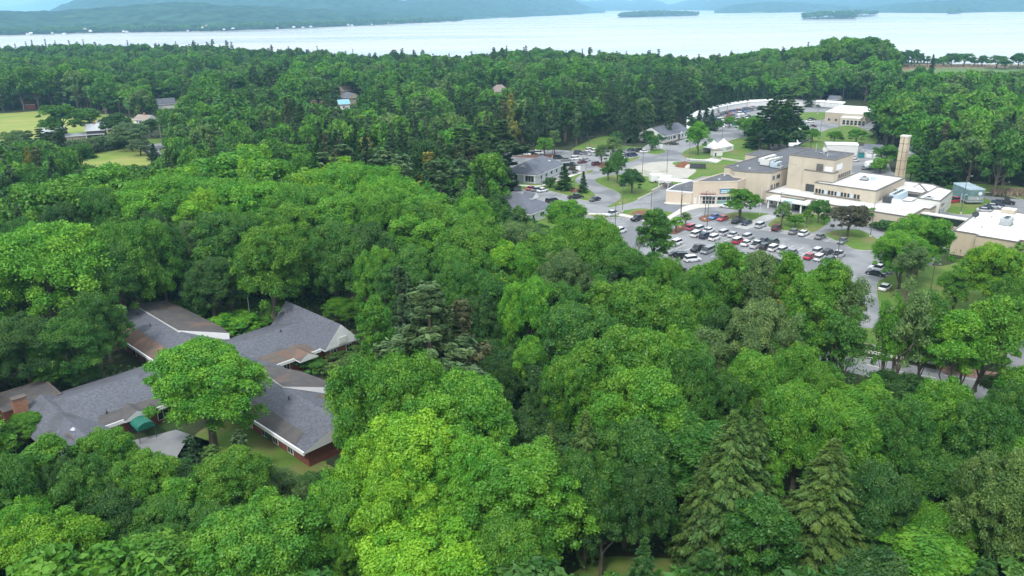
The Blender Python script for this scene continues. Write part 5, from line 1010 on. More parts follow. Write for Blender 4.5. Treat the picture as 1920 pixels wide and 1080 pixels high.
NEAR = {
 'wide': [broad(11+i, 16, 10, 700, 270000, .13, base=.18, lump=.10) for i in range(2)],
 'maple': [broad(21+i, 16, 6.5, 380, 150000, .12, base=.2, lump=.125) for i in range(4)],
 'oval': [broad(31+i, 16, 4, 240, 80000, .115, base=.2, lump=.17, cone=.35) for i in range(3)],
 'tall': [broad(45+i, 20, 4.2, 210, 50000, .118, base=.44, lump=.18, cone=.15) for i in range(3)],
 'thin': [broad(41+i, 18, 4, 140, 24000, .12, base=.40, lump=.2, cone=.3) for i in range(2)],
 'hem': [conifer(51+i, 18, 5.5, 46, 8, 46000, .28, 'hem') for i in range(3)],
 'pine': [conifer(61+i, 20, 5.5, 22, 8, 34000, .30, 'pine') for i in range(3)],
 'spruce': [conifer(71+i, 14, 3.6, 40, 8, 24000, .24, 'spr') for i in range(2)],
 'bush': [broad(81+i, 3, 2, 50, 7000, .13, base=.0, lump=.26) for i in range(2)],
 'dead': [deadtree(91+i, 15, 4) for i in range(2)]}
MIDL = {
 'wide': [broad(111, 16, 10, 420, 60000, .25, base=.2, lump=.12)], 'maple': [broad(121+i, 16, 6.5, 190, 30000, .24, base=.2, lump=.16) for i in range(5)],
 'oval': [broad(131+i, 16, 4, 120, 17000, .22, base=.2, lump=.22, cone=.4) for i in range(4)], 'tall': [broad(145, 20, 4.2, 90, 9000, .28, base=.44, lump=.2)], 'thin': [broad(141+i, 18, 4, 50, 3500, .40, base=.3, lump=.26, cone=.3) for i in range(2)],
 'hem': [conifer(151+i, 18, 5, 30, 7, 8500, .5, 'hem') for i in range(2)], 'pine': [conifer(161+i, 20, 5, 15, 7, 7500, .55, 'pine') for i in range(4)],
 'spruce': [conifer(171+i, 14, 3.6, 26, 7, 6500, .42, 'spr') for i in range(2)], 'bush': NEAR['bush'], 'dead': NEAR['dead']}
def join(tr, cr, name, lm):
    """one mesh with bark and leaves for the far wood"""
    nv = len(tr.vertices); v = [tuple(x.co) for x in tr.vertices]; nl = len(cr.vertices); a = np.empty(nl*3, np.float32); cr.vertices.foreach_get("co", a)
    V = np.concatenate([np.array(v, np.float32).reshape(-1, 3), a.reshape(-1, 3)]); fs = [tuple(p.vertices) for p in tr.polygons]
    me = bpy.data.meshes.new(name); q = (np.arange(nl).reshape(-1, 4)+nv).tolist(); me.from_pydata(V.tolist(), [], fs+[tuple(x) for x in q])
    at = me.attributes.new("leafv", 'FLOAT', 'FACE'); lv = np.zeros(nl//4, np.float32); cr.attributes["leafv"].data.foreach_get("value", lv)
    at.data.foreach_set("value", np.concatenate([np.zeros(len(fs), np.float32), lv])); me.materials.append(M['bark']); me.materials.append(M[lm])
    me.polygons.foreach_set("material_index", np.array([0]*len(fs)+[1]*len(q), np.int32)); me.update(); return me
_fb = [broad(221+i, 16, 6.3, 80, 6500, .44, base=.15, lump=.21)[:2] for i in range(4)]
M['leaf_far2'] = leafmat("leaves_of_far_trees_mid", True, [C_MID, (.055, .15, .02), C_GREEN, (.06, .165, .025), C_MID, C_PALE, C_GREEN])
M['leaf_far3'] = leafmat("leaves_of_far_trees_light", True, [C_GREEN, C_LIME, C_PALE, C_GREEN, (.10, .215, .03), C_LIME, C_MID])
FARB = [join(*p, "far_tree", lm) for lm in ('leaf_far', 'leaf_far2', 'leaf_far3') for p in _fb]
FARC = [join(*(conifer(261+i, 19, 4.4, 15, 7, 5000, .55, k)[:2]), "far_conifer", 'needle_far') for i, k in enumerate(('pine', 'pine', 'spr', 'pine'))]

LM = [("farmhouse", 180, 250), ("hay field", 60, 235), ("white cottage", 264, 235), ("slate-roofed house", 313, 198), ("red cottage", 57, 198), ("orange house", 594, 190), ("blue-roofed house", 646, 197), ("brown hip house", 938, 172), ("farther clinic", 1012, 318), ("nearer clinic", 985, 388),
 ("white office", 1262, 250), ("upper lot", 1110, 295), ("white tent", 1355, 280), ("big white-roofed hall", 1590, 212), ("white fence", 1400, 200), ("two-bay garage", 1635, 288), ("tall chimney", 1690, 295), ("blue trailer", 1830, 366), ("white-roofed annexe", 1870, 430), ("teardrop lawn", 1610, 450),
 ("brick median", 1840, 705), ("green awning", 265, 790), ("brick chimney", 27, 748), ("white gable end", 645, 630), ("courtyard", 285, 835), ("south brick wing", 520, 770), ("north brick wing", 300, 620), ("red mulch strip", 1270, 432), ("curved sidewalk", 1200, 410), ("long double row", 1450, 470),
 ("right-hand parked row", 1665, 500), ("mown corner", 1230, 1070), ("small lane field", 215, 300), ("far lake islet", 1560, 28), ("marsh", 1800, 130), ("lakeside headland", 1600, 80), ("woodland path", 690, 548), ("left far shore", 300, 60), ("lake bend", 800, 60), ("long island", 1236, 28), ("tree island", 1180, 355), ("emergency sign", 1345, 360)]
def cname(c):
    return {C_LIME: "lime green", C_LY: "yellow-green", C_GREEN: "bright green", C_MID: "mid-green", C_DARK: "dark green", C_OLIVE: "olive", C_PINE: "blue-green", C_PINEP: "pale grey-green", C_PINEB: "brownish", C_PALE: "pale green", C_YEL: "yellowing", C_PURP: "purple-brown", C_SPR: "blackish green"}.get(c, "green")
KNAME = {'wide': "spreading tree", 'maple': "round tree", 'oval': "upright tree", 'thin': "sparse tall tree", 'tall': "tall clear-trunked tree", 'hem': "hemlock", 'pine': "pine", 'spruce': "spruce", 'bush': "shrub", 'dead': "bare dead tree"}
ONAME = {'wide': "broadleaf_tree", 'maple': "broadleaf_tree", 'oval': "broadleaf_tree", 'thin': "broadleaf_tree", 'tall': "broadleaf_tree", 'hem': "hemlock_tree", 'pine': "pine_tree", 'spruce': "spruce_tree", 'bush': "shrub", 'dead': "dead_tree"}
TREES = []          # (x, y, H, R, kind, colour, z)
def tree(px, py, wpx, h, kind, col):
    """apex pixel, crown width in pixels, height in metres"""
    z = h; x, y, _ = P(px, py, z); d = y*cP-(z*.6-H)*sP; r = max(.8, wpx/2/(F/d)); TREES.append([x, y, h, r*(1.3 if kind in ('hem', 'pine') else .96), kind, col, 0.0, 'apex'])
def based(px, py, h, r, kind, col): c = P(px, py); TREES.append([c[0], c[1], h, r, kind, col, 0.0, True])
Lm, LY, Gn, Md, Dk, Ol, Pn, Pp, Pb, Pl, Yl, Pu, Sp = C_LIME, C_LY, C_GREEN, C_MID, C_DARK, C_OLIVE, C_PINE, C_PINEP, C_PINEB, C_PALE, C_YEL, C_PURP, C_SPR
for a in [
 # bottom foreground
 (790, 792, 230, 16, 'maple', LY), (690, 838, 190, 15, 'maple', LY), (880, 838, 180, 15, 'maple', Lm), (640, 905, 150, 13, 'maple', Lm), (745, 900, 200, 14, 'maple', LY), (975, 868, 230, 15, 'maple', Gn), (722, 694, 250, 17, 'wide', Gn), (860, 712, 200, 18, 'maple', Gn), (800, 1000, 260, 12, 'maple', LY), (960, 985, 180, 12, 'maple', Gn), (655, 870, 130, 13, 'maple', Gn),
 (1165, 632, 200, 19, 'maple', Gn), (1245, 617, 190, 20, 'maple', Gn), (1085, 668, 140, 17, 'maple', Gn), (1190, 700, 220, 17, 'maple', Gn), (1290, 672, 120, 18, 'maple', Md), (1095, 770, 120, 18, 'hem', Ol), (1030, 790, 100, 16, 'hem', Ol), (1050, 690, 110, 14, 'maple', Gn), (995, 638, 85, 14, 'oval', Lm), (1100, 850, 140, 15, 'maple', Md), (1180, 800, 170, 16, 'maple', Md), (1130, 925, 100, 11, 'oval', Dk), (1215, 885, 120, 13, 'maple', Dk),
 (1375, 768, 170, 20, 'hem', Ol), (1425, 752, 120, 20, 'hem', Ol), (1560, 828, 190, 18, 'hem', Ol), (1330, 850, 110, 15, 'hem', Ol), (1290, 690, 110, 15, 'maple', Md), (1510, 726, 150, 17, 'maple', Gn), (1440, 850, 90, 13, 'oval', Gn), (1625, 790, 110, 15, 'oval', Gn), (1770, 722, 150, 17, 'maple', Gn), (1700, 760, 130, 16, 'maple', Md), (1850, 770, 150, 16, 'maple', Md), (1640, 880, 140, 14, 'maple', Dk),
 (1900, 865, 170, 17, 'maple', Ol), (1740, 960, 190, 9, 'maple', Gn), (1840, 930, 120, 11, 'maple', Md), (1690, 900, 100, 12, 'oval', Dk), (1460, 960, 90, 8, 'oval', Dk), (1660, 1000, 110, 8, 'maple', Md), (1390, 930, 100, 9, 'hem', Ol), (1900, 720, 110, 16, 'maple', Md), (1640, 708, 80, 12, 'oval', Lm), (1560, 700, 110, 14, 'maple', Gn), (1870, 690, 60, 9, 'thin', Pl),
 (1360, 700, 120, 15, 'maple', Md), (1420, 676, 130, 15, 'maple', Gn), (1330, 622, 90, 15, 'thin', Pl), (1500, 655, 120, 14, 'maple', Gn), (1430, 578, 130, 18, 'maple', Pl), (1390, 640, 90, 13, 'oval', Md), (1265, 560, 170, 17, 'maple', Gn), (1175, 524, 170, 18, 'maple', Gn), (1090, 573, 170, 17, 'maple', Md), (1100, 640, 110, 15, 'oval', Gn),
 (1250, 493, 85, 18, 'maple', Gn), (1300, 520, 100, 18, 'maple', Md), (1330, 525, 75, 17, 'oval', Gn), (1368, 462, 80, 22, 'tall', Gn), (1352, 500, 80, 18, 'thin', Gn), (1420, 478, 85, 21, 'tall', Pl), (1482, 481, 75, 20, 'tall', Lm), (1468, 527, 90, 16, 'thin', Yl), (1515, 520, 90, 20, 'tall', Gn), (1560, 492, 95, 22, 'tall', Gn), (1608, 515, 90, 21, 'thin', Pl), (1540, 560, 110, 18, 'thin', Gn), (1590, 580, 100, 18, 'thin', Md), (1350, 570, 80, 17, 'oval', Dk), (1500, 590, 100, 16, 'thin', Md), (1240, 450+90, 80, 15, 'oval', Md),
 (1708, 528, 100, 23, 'thin', Pl), (1675, 555, 60, 21, 'thin', Gn), (1745, 560, 100, 20, 'tall', Md), (1800, 590, 110, 19, 'tall', Lm), (1862, 563, 130, 21, 'tall', Gn), (1735, 404, 130, 15, 'maple', Lm), (1700, 440, 90, 13, 'maple', Lm), (1715, 456, 70, 13, 'thin', Pl), (1872, 458, 130, 15, 'maple', LY), (1800, 500, 70, 11, 'oval', Gn), (1905, 520, 90, 14, 'maple', Gn), (1825, 600, 60, 17, 'thin', Gn),
 # bottom left
 (40, 782, 170, 15, 'maple', Gn), (185, 822, 150, 11, 'maple', Gn), (90, 980, 190, 11, 'maple', LY), (30, 940, 110, 12, 'maple', Lm), (255, 865, 150, 11, 'maple', Gn), (330, 900, 110, 10, 'oval', Gn), (430, 865, 150, 11, 'maple', Gn), (500, 925, 120, 11, 'oval', Gn), (150, 880, 140, 12, 'maple', Md), (110, 870, 90, 12, 'maple', Dk), (190, 930, 140, 10, 'maple', Dk), (290, 950, 150, 9, 'maple', Md), (380, 960, 140, 9, 'maple', Md), (470, 990, 150, 8, 'maple', Gn), (240, 1000, 130, 7, 'maple', Md), (560, 970, 100, 8, 'oval', Gn), (560, 905, 50, 8, 'thin', Pl), (640, 990, 110, 9, 'maple', Gn),
 (355, 818, 75, 7, 'pine', Sp), (300+145, 805, 55, 8, 'pine', Pp), (395, 835, 70, 6, 'pine', Ol), (0, 860, 120, 14, 'maple', Md), (520, 880, 80, 6, 'thin', Pl), (20, 1040, 130, 7, 'maple', Md), (150, 1050, 130, 6, 'maple', Dk),
 # left middle
 (70, 438, 330, 21, 'wide', Lm), (130, 600, 130, 14, 'maple', Md), (165, 560, 105, 15, 'maple', Md), (30, 600, 120, 14, 'maple', Dk), (90, 665, 110, 8, 'maple', Md), (150, 680, 90, 5, 'maple', Dk), (200, 590, 70, 7, 'thin', Ol),
 (110, 355, 240, 19, 'wide', Gn), (175, 322, 150, 19, 'maple', Gn), (325, 340, 250, 20, 'wide', Lm), (265, 360, 150, 19, 'maple', Lm), (30, 315, 130, 18, 'maple', Gn), (60, 365, 110, 18, 'maple', Md), (425, 293, 170, 20, 'maple', Lm), (505, 303, 150, 20, 'maple', Lm), (400, 340, 170, 20, 'maple', Lm), (470, 350, 160, 20, 'maple', Lm), (470, 306, 60, 20, 'maple', LY),
 (235, 430, 170, 20, 'wide', Gn), (210, 460, 130, 18, 'maple', Md), (290, 430, 110, 18, 'maple', Md), (345, 420, 60, 16, 'thin', Pl), (355, 405, 55, 17, 'dead', Pl), (440, 365, 45, 17, 'dead', Pl), (420, 405, 120, 18, 'maple', Md), (250, 500, 120, 8, 'maple', Md), (390, 470, 130, 10, 'maple', Md), (500, 435, 150, 20, 'maple', Gn), (330, 500, 130, 8, 'maple', Dk), (440, 480, 120, 9, 'maple', Md),
 (665, 318, 210, 20, 'wide', Lm), (590, 322, 150, 20, 'maple', LY), (730, 340, 170, 19, 'maple', Lm), (560, 360, 180, 19, 'wide', Gn), (640, 375, 150, 19, 'maple', Gn), (530, 390, 130, 18, 'maple', Gn), (700, 370, 120, 18, 'maple', Gn), (620, 425, 120, 19, 'maple', Md), (560, 460, 120, 12, 'maple', Md), (600, 480, 130, 9, 'maple', Dk), (660, 440, 120, 18, 'maple', Md), (690, 430, 110, 19, 'maple', Dk), (510, 500, 100, 8, 'maple', Md),
 (765, 400, 100, 19, 'oval', Lm), (815, 408, 110, 19, 'oval', Lm), (790, 360, 130, 18, 'maple', Gn), (800, 385, 130, 18, 'maple', Gn), (872, 402, 130, 18, 'maple', Gn), (890, 376, 75, 18, 'maple', Lm), (880, 430, 150, 18, 'maple', Gn), (870, 462, 120, 18, 'maple', Gn), (945, 458, 90, 18, 'oval', LY), (988, 462, 80, 18, 'oval', Lm), (1062, 482, 120, 18, 'maple', Pl), (1035, 435, 140, 17, 'maple', Gn), (1100, 418, 170, 18, 'wide', Gn), (1165, 465, 110, 16, 'maple', Md),
 (1060, 380, 80, 10, 'maple', Lm), (750, 500, 70, 18, 'pine', Pn), (700, 470, 80, 17, 'maple', Gn), (720, 500, 70, 15, 'oval', Md), (790, 530, 215, 25, 'pine', Pp), (866, 562, 135, 21, 'pine', Pb), (756, 618, 115, 16, 'pine', Pp), (695, 558, 90, 17, 'oval', Gn), (820, 560, 100, 22, 'pine', Pp), (990, 520, 100, 19, 'maple', Lm), (930, 500, 90, 18, 'thin', Md), (880, 640, 90, 13, 'maple', Md), (645, 560, 100, 6, 'maple', Gn), (1040, 540, 120, 16, 'maple', Md), (850, 500, 90, 17, 'maple', Md), (900, 565, 90, 14, 'maple', Dk), (930, 670, 90, 13, 'maple', Dk), (780, 470, 110, 17, 'maple', Md), (900, 720, 90, 13, 'maple', Dk), (1030, 730, 80, 12, 'maple', Dk),
 # trees behind the clinics
 (868, 240, 120, 22, 'pine', Pn), (905, 235, 100, 22, 'pine', Sp), (940, 225, 110, 23, 'pine', Pn), (820, 300, 110, 22, 'pine', Pp), (860, 300, 90, 20, 'pine', Pn), (800, 285, 60, 19, 'pine', Yl), (845, 345, 60, 15, 'dead', Pl), (825, 350, 40, 14, 'dead', Pl), (885, 335, 90, 15, 'maple', Gn), (915, 292, 90, 18, 'maple', Gn), (948, 300, 45, 15, 'pine', Sp), (683, 258, 60, 19, 'pine', Yl), (640, 270, 90, 20, 'pine', Pp), (600, 285, 90, 19, 'pine', Pp), (555, 268, 100, 20, 'oval', Gn), (720, 280, 90, 20, 'pine', Pp), (755, 290, 90, 20, 'pine', Pp), (520, 265, 100, 21, 'maple', Md)]: tree(*a)
for a in [  # isolated trees on lawns and in the lots, by the foot of the trunk
 (1221, 514, 15.5, 5.2, 'oval', Md), (1308, 291, 13, 4.8, 'maple', Lm), (1386, 410, 8.3, 4.4, 'maple', Gn), (1465, 424, 6.5, 2.5, 'maple', Pl), (1533, 419, 6.6, 2.9, 'maple', Md), (1512, 421, 4.5, 1.5, 'oval', Gn), (1588, 444, 8.2, 5.2, 'maple', Pu), (1490, 427, 3.4, 2.2, 'maple', Gn), (1545, 421, 2.6, 1.6, 'bush', Gn),
 (1185, 363, 7.5, 4.4, 'maple', Dk), (1157, 344, 11, 3.3, 'maple', Md), (1140, 339, 7, 2.6, 'oval', Md), (1172, 349, 4.5, 2.6, 'maple', Lm), (1148, 308, 10.5, 4.2, 'oval', Pl), (1128, 312, 8.6, 3.1, 'oval', Pl), (1058, 357, 9.4, 4.0, 'spruce', Dk), (1093, 362, 7.4, 2.2, 'spruce', Dk), (1032, 351, 3.0, 2.4, 'bush', Dk), (1075, 326, 2.4, 1.8, 'bush', Pu),
 (1021, 294, 7.5, 3.4, 'maple', Gn), (1040, 290, 10, 3.2, 'thin', Pl), (1155, 278, 6.5, 3.3, 'bush', Dk), (1221, 283, 6.2, 3.2, 'bush', Md), (1215, 266, 4.5, 3.0, 'bush', Dk), (1224, 264, 4.2, 2.6, 'bush', Dk), (1236, 267, 3.5, 2.6, 'bush', Md),
 (1267, 436, 4.3, 2.2, 'thin', Lm), (1285, 425, 4, 1.9, 'thin', Pl), (1522, 267, 5.8, 3.2, 'maple', Gn), (1563, 268, 5.0, 3.2, 'maple', Gn), (1604, 272, 6.6, 4.3, 'maple', Gn), (1367, 240, 5.5, 3.0, 'maple', Lm), (1413, 262, 10, 7, 'maple', Gn), (1395, 255, 8, 5, 'maple', Gn),
 (1424, 283, 19, 7.0, 'pine', Dk), (1441, 282, 21, 8.0, 'pine', Sp), (1460, 283, 20, 7.5, 'pine', Dk), (1476, 281, 21, 8, 'pine', Pn), (1490, 278, 18, 6.5, 'pine', Dk), (1448, 274, 22, 7, 'pine', Pn), (1470, 272, 22, 7, 'pine', Pn), (1410, 278, 12, 5, 'spruce', Dk),
 (1309, 243, 11, 3.3, 'spruce', Sp), (1322, 244, 12, 3.3, 'spruce', Sp), (1334, 245, 10.5, 3.4, 'spruce', Sp), (1345, 246, 5, 2.6, 'bush', Dk), (1300, 249, 6, 3, 'bush', Dk),
 (1414, 381, 2.2, 3.0, 'bush', Dk), (1628, 417, 3.6, 4.0, 'bush', Md), (1661, 431, 2.3, 2.6, 'bush', Dk), (1679, 436, 2.5, 3.1, 'bush', Dk), (1605, 405, 2.0, 2.2, 'bush', Md), (1560, 402, 1.6, 3.0, 'bush', Gn), (1645, 428, 1.4, 2.0, 'bush', Dk), (1577, 262, 1.2, 1.5, 'bush', Dk),
 (440, 626, 2.6, 4.0, 'bush', Lm), (420, 618, 2.8, 3.6, 'bush', Lm), (465, 622, 2.6, 3.2, 'bush', Lm), (455, 610, 2.6, 4, 'bush', Gn), (577, 692, 2.0, 2.6, 'bush', Md), (590, 700, 1.7, 2.0, 'bush', Md), (624, 678, 1.7, 2.3, 'bush', Ol), (640, 672, 1.7, 2.2, 'bush', Ol), (655, 664, 1.8, 2.2, 'bush', Ol), (618, 702, 1.7, 2.0, 'bush', Ol), (635, 697, 1.7, 2.0, 'bush', Ol), (652, 690, 1.7, 2.0, 'bush', Ol), (668, 682, 1.7, 2.2, 'bush', Ol), (350, 585, 2, 4, 'bush', Gn), (380, 590, 2, 4, 'bush', Gn), (500, 610, 1.3, 2, 'bush', Gn),
 (122, 262, 16, 10.5, 'maple', Md), (173, 254, 13, 6.5, 'oval', Md), (220, 268, 13, 6.5, 'maple', Dk), (248, 284, 12, 9, 'maple', Pp), (265, 292, 7, 4.5, 'maple', Pp), (235, 262, 10, 5, 'maple', Dk), (290, 300, 7, 3.5, 'spruce', Sp), (285, 258, 9, 5, 'maple', Dk), (35, 285, 9, 7, 'maple', Pl), (60, 292, 11, 6, 'pine', Pp), (120, 305, 16, 7, 'pine', Pn), (85, 310, 15, 8, 'pine', Pn), (95, 285, 9, 5, 'pine', Pn), (155, 325, 11, 6, 'maple', Md),
 (1668, 128, 12, 5, 'maple', Md), (1690, 127, 14, 5, 'maple', Dk), (1702, 127, 15, 5.5, 'maple', Md), (1713, 127, 17, 5, 'oval', Md), (1724, 126, 12, 4.5, 'maple', Dk), (1738, 126, 10, 4, 'thin', Md), (1752, 126, 8, 4.5, 'maple', Md), (1768, 126, 9, 6, 'maple', Gn), (1782, 126, 12, 7, 'maple', Md), (1806, 126, 12, 8, 'maple', Md), (1826, 126, 9, 5, 'oval', Md), (1840, 126, 10, 5, 'maple', Md), (1868, 129, 11, 8, 'maple', Md), (1884, 130, 8, 7, 'maple', Md), (1908, 129, 13, 8, 'maple', Md), (1925, 129, 13, 8, 'maple', Dk), (1741, 167, 24, 4.5, 'spruce', Sp), (1722, 172, 16, 7, 'maple', Md), (1705, 175, 14, 6, 'maple', Md), (402, 836, 15.6, 7.9, 'maple', Lm), (1780, 365, 2.5, 2, 'bush', Md), (1727, 352, 11, 5, 'spruce', Dk), (1762, 357, 12, 6.5, 'pine', Dk), (1775, 352, 9, 5, 'pine', Sp), (1706, 340, 9, 4, 'oval', Gn), (1660, 318, 9, 5, 'maple', Md), (1650, 325, 5, 3, 'bush', Gn), (1740, 345, 7, 1.5, 'spruce', Md)]: based(*a)
for i in range(17):   # hedge along the small field
    x = 140+i*7; c = P(x, 291-i*.9-(i*i)*.02); TREES.append([c[0], c[1], 5.0+1.0*math.sin(i*2.1), 4.6, 'bush', Pp if i % 3 else Dk, 0, True])
for i in range(15):   # clipped conifer row behind the white fence
    x = 1330+i*8.2; y = lerp([1330, 1345, 1375, 1405, 1450], [213.5, 209, 202.5, 198.5, 196.5], x); c = P(x, y); TREES.append([c[0], c[1], 12, 3.2, 'spruce', Sp if i % 2 else Pn, 0, True])

def inpoly(X, Y, poly):
    r = np.zeros(X.shape, bool); n = len(poly)
    for i in range(n):
        x0, y0 = poly[i]; x1, y1 = poly[(i+1) % n]
        if y0 == y1: continue
        c = ((y0 > Y) != (y1 > Y)) & (X < (x1-x0)*(Y-y0)/(y1-y0)+x0); r ^= c
    return r
def nproj(X, Y, Z):
    Z = Z-H; d = np.maximum(Y*cP-Z*sP, 1e-3); u = Y*sP+Z*cP; x = X/d; y = u/d
    return 960+(x*cR-y*sR)*F, 540-(x*sR+y*cR)*F
# open ground that no wood grows on, and openings in the canopy that the near trees must leave free
OPEN = [G(p) for p in ASPH]+[G(p) for p in LAWNS]+[G(ROAD2)]+[G(p) for p in [
    [(-160, 212), (0, 211), (98, 205), (150, 210), (190, 212), (250, 218), (282, 240), (318, 262), (320, 300), (300, 318), (230, 322), (130, 320), (120, 296), (60, 272), (-160, 274)],
    [(200, 840), (330, 800), (440, 780), (580, 850), (620, 900), (560, 940), (430, 940), (350, 910), (240, 875)],
    [(1655, 132), (1740, 122), (2150, 122), (2150, 185), (1900, 178), (1690, 178), (1640, 150)],
    [(1040, 1130), (1110, 1048), (1190, 1036), (1330, 1056), (1420, 1150)], [(650, 560), (700, 532), (726, 545), (690, 570)],
    [(1510, 190), (1640, 190), (1650, 205), (1560, 205)], [(1548, 268), (1608, 268), (1670, 280), (1715, 285), (1712, 306), (1600, 300)]]]
nb = [TH(a, b_)[:2] for a, b_ in [(18, -136), (34, -136), (34, -132), (45, -132), (45, -158), (64, -158), (64, -132), (80, -132), (80, -104), (64, -104), (64, -83), (44, -83), (44, -98), (18, -98)]]; OPEN.append(nb)
for hx, hy, r_ in [(594, 198, 9), (646, 204, 9), (665, 195, 9), (651, 183, 7), (518, 163, 8), (939, 180, 12), (312, 203, 10), (57, 204, 7), (264, 240, 8), (1561, 196, 4)]:
    c = P(hx, hy); OPEN.append([(c[0]+r_*math.cos(t), c[1]+4+r_*math.sin(t)) for t in np.linspace(0, 6.28, 10)[:-1]])
VIS = [
 [(930, 353), (966, 332), (968, 290), (1040, 283), (1070, 281), (1100, 264), (1130, 255), (1165, 254), (1195, 262), (1214, 248), (1240, 234), (1283, 226), (1294, 232), (1294, 214), (1340, 203), (1400, 193), (1470, 190), (1560, 193), (1590, 192), (1642, 197), (1632, 215), (1618, 236), (1612, 262), (1665, 274), (1716, 286), (1700, 310), (1700, 332), (1790, 352), (1812, 344), (1856, 344), (1862, 362), (1940, 362), (1940, 440), (1880, 520), (1790, 520), (1700, 505), (1745, 560), (1680, 566), (1640, 575), (1590, 520), (1530, 505), (1500, 488), (1440, 492), (1400, 480), (1345, 478), (1300, 505), (1250, 488), (1250, 420), (1190, 424), (1190, 480), (1150, 452), (1120, 425), (1090, 412), (1030, 425), (1000, 418), (985, 400), (935, 365)],
 [(1672, 335), (1682, 250), (1706, 250), (1700, 335)],
 [(228, 578), (330, 568), (440, 600), (480, 590), (520, 575), (540, 566), (660, 612), (668, 640), (700, 690), (620, 725), (560, 765), (592, 812), (548, 845), (560, 900), (500, 900), (470, 850), (340, 870), (240, 862), (85, 838), (25, 780), (5, 770), (5, 738), (125, 742), (200, 712), (275, 686), (252, 655)],
 [(-60, 211), (98, 203), (150, 210), (200, 214), (215, 240), (262, 212), (282, 235), (312, 262), (316, 290), (282, 312), (140, 312), (138, 290), (78, 264), (-60, 268)],
 [(42, 187), (70, 187), (70, 208), (42, 208)], [(292, 185), (334, 185), (332, 206), (294, 206)], [(246, 214), (280, 214), (280, 244), (246, 240)], [(578, 178), (608, 178), (608, 199), (578, 197)], [(636, 166), (678, 166), (678, 203), (636, 207)], [(508, 149), (528, 149), (526, 161), (509, 161)], [(920, 161), (958, 161), (958, 176), (920, 176)], [(1553, 186), (1570, 186), (1570, 194), (1553, 194)],
 [(1595, 662), (1625, 640), (1625, 600), (1665, 600), (1668, 655), (1760, 685), (1780, 688), (1930, 700), (1930, 745), (1850, 755), (1700, 705), (1600, 682)], [(1892, 560), (1930, 550), (1930, 700), (1896, 690)], [(1640, 575), (1700, 560), (1760, 560), (1750, 600), (1660, 620)],
 [(1675, 122), (1740, 117), (1960, 119), (1960, 136), (1830, 136), (1700, 140)], [(1684, 140), (1704, 140), (1698, 165), (1688, 165)], [(1130, 1090), (1150, 1052), (1190, 1044), (1300, 1058), (1340, 1090)], [(660, 556), (700, 536), (716, 546), (690, 562)]]
for t in TREES:
    if t[7] != 'apex' or t[4] == 'bush': continue
    ap = proj(t[0], t[1], t[2])
    for _ in range(14):
        if not any(bool(inpoly(np.array([t[0]]), np.array([t[1]]), q)[0]) for q in (nb, OPEN[0])): break
        if t[2] < 4 or ap[1] < 520: break
        t[2] *= .92; q = P(ap[0], ap[1], t[2]); t[0], t[1] = q[0], q[1]
# candidates on a jittered grid
cand = []
y = 26.0; row = 0
while y < 1120:
    s = 7.4 if y < 330 else 9.6
    xm = .86*y+90; n = int(2*xm/s)
    for i in range(n+1): cand.append((-xm+i*s+(s/2 if row % 2 else 0), y))
    y += s*.87; row += 1
cand = np.array(cand); cand += rng.uniform(-2.6, 2.6, cand.shape)
shx = [s[0] for s in shore]; shy = [s[1] for s in shore]
ok = cand[:, 1] < np.interp(cand[:, 0], shx, shy)-4
for p in OPEN: ok &= ~inpoly(cand[:, 0], cand[:, 1], p)
for t in TREES:
    if t[4] == 'bush': continue
    rr = max(2.0, t[3]*.72); ok &= ((cand[:, 0]-t[0])**2+(cand[:, 1]-t[1])**2) > (rr+1.6)**2
cand = cand[ok]; n = len(cand); Hh = rng.uniform(13.5, 20.5, n); Rr = rng.uniform(4.2, 6.6, n)
gz = np.array([ground_z(a, b_) for a, b_ in cand])
ax_, ay_ = nproj(cand[:, 0], cand[:, 1], 17.0+gz)
# kind by district of the wood
kr = rng.random(n); pc = np.full(n, .24)
def zone(poly, v): pc[inpoly(ax_, ay_, poly)] = v
zone([(470, 200), (640, 200), (900, 170), (1100, 150), (1300, 140), (1340, 190), (1330, 215), (1230, 250), (1080, 285), (960, 330), (930, 360), (840, 370), (780, 320), (560, 300), (480, 260)], .84)
zone([(0, 90), (1300, 90), (1300, 112), (0, 112)], .38); zone([(350, 110), (900, 110), (900, 165), (500, 200), (350, 190)], .42); zone([(0, 262), (200, 262), (200, 330), (0, 320)], .6)
zone([(1290, 130), (1480, 130), (1480, 200), (1300, 205)], .55); zone([(1640, 190), (1930, 200), (1930, 350), (1720, 340)], .34); zone([(0, 440), (0, 760), (240, 740), (240, 440)], .0); zone([(380, 300), (760, 330), (760, 560), (240, 560), (240, 400)], .03)
zone([(1600, 560), (1930, 560), (1930, 800), (1600, 800)], .04); zone([(0, 800), (600, 850), (600, 1090), (0, 1090)], .02); zone([(1500, 60), (1680, 60), (1680, 130), (1500, 130)], .05)
con = kr < pc; fr_b = cand[:, 1] > 330; Rr[fr_b] = rng.uniform(5.2, 8.2, fr_b.sum())
Hh[con] = rng.uniform(16, 23, con.sum()); Rr[con] = rng.uniform(3.2, 4.8, con.sum())
edge = (np.interp(cand[:, 0], shx, shy)-cand[:, 1]) < 130
mars = cand[:, 0] > 380; Hh[edge & mars & (ax_ > 1680)] *= .55
near = cand[:, 1] < 170; Hh[near] *= .68
hn = np.array([mn.noise((a*.016, b_*.016, 7.0)) for a, b_ in cand]); far_ = cand[:, 1] > 330; Hh[far_] *= 1+.45*hn[far_]; Rr[far_] *= 1+.3*hn[far_]
pk = con & (rng.random(n) < .3) & edge; Hh[pk] = rng.uniform(22, 28, pk.sum()); Rr[pk] = rng.uniform(3.2, 4.6, pk.sum())
exc = np.where(pk, rng.uniform(4, 15, n), rng.uniform(-4, 2.5, n))
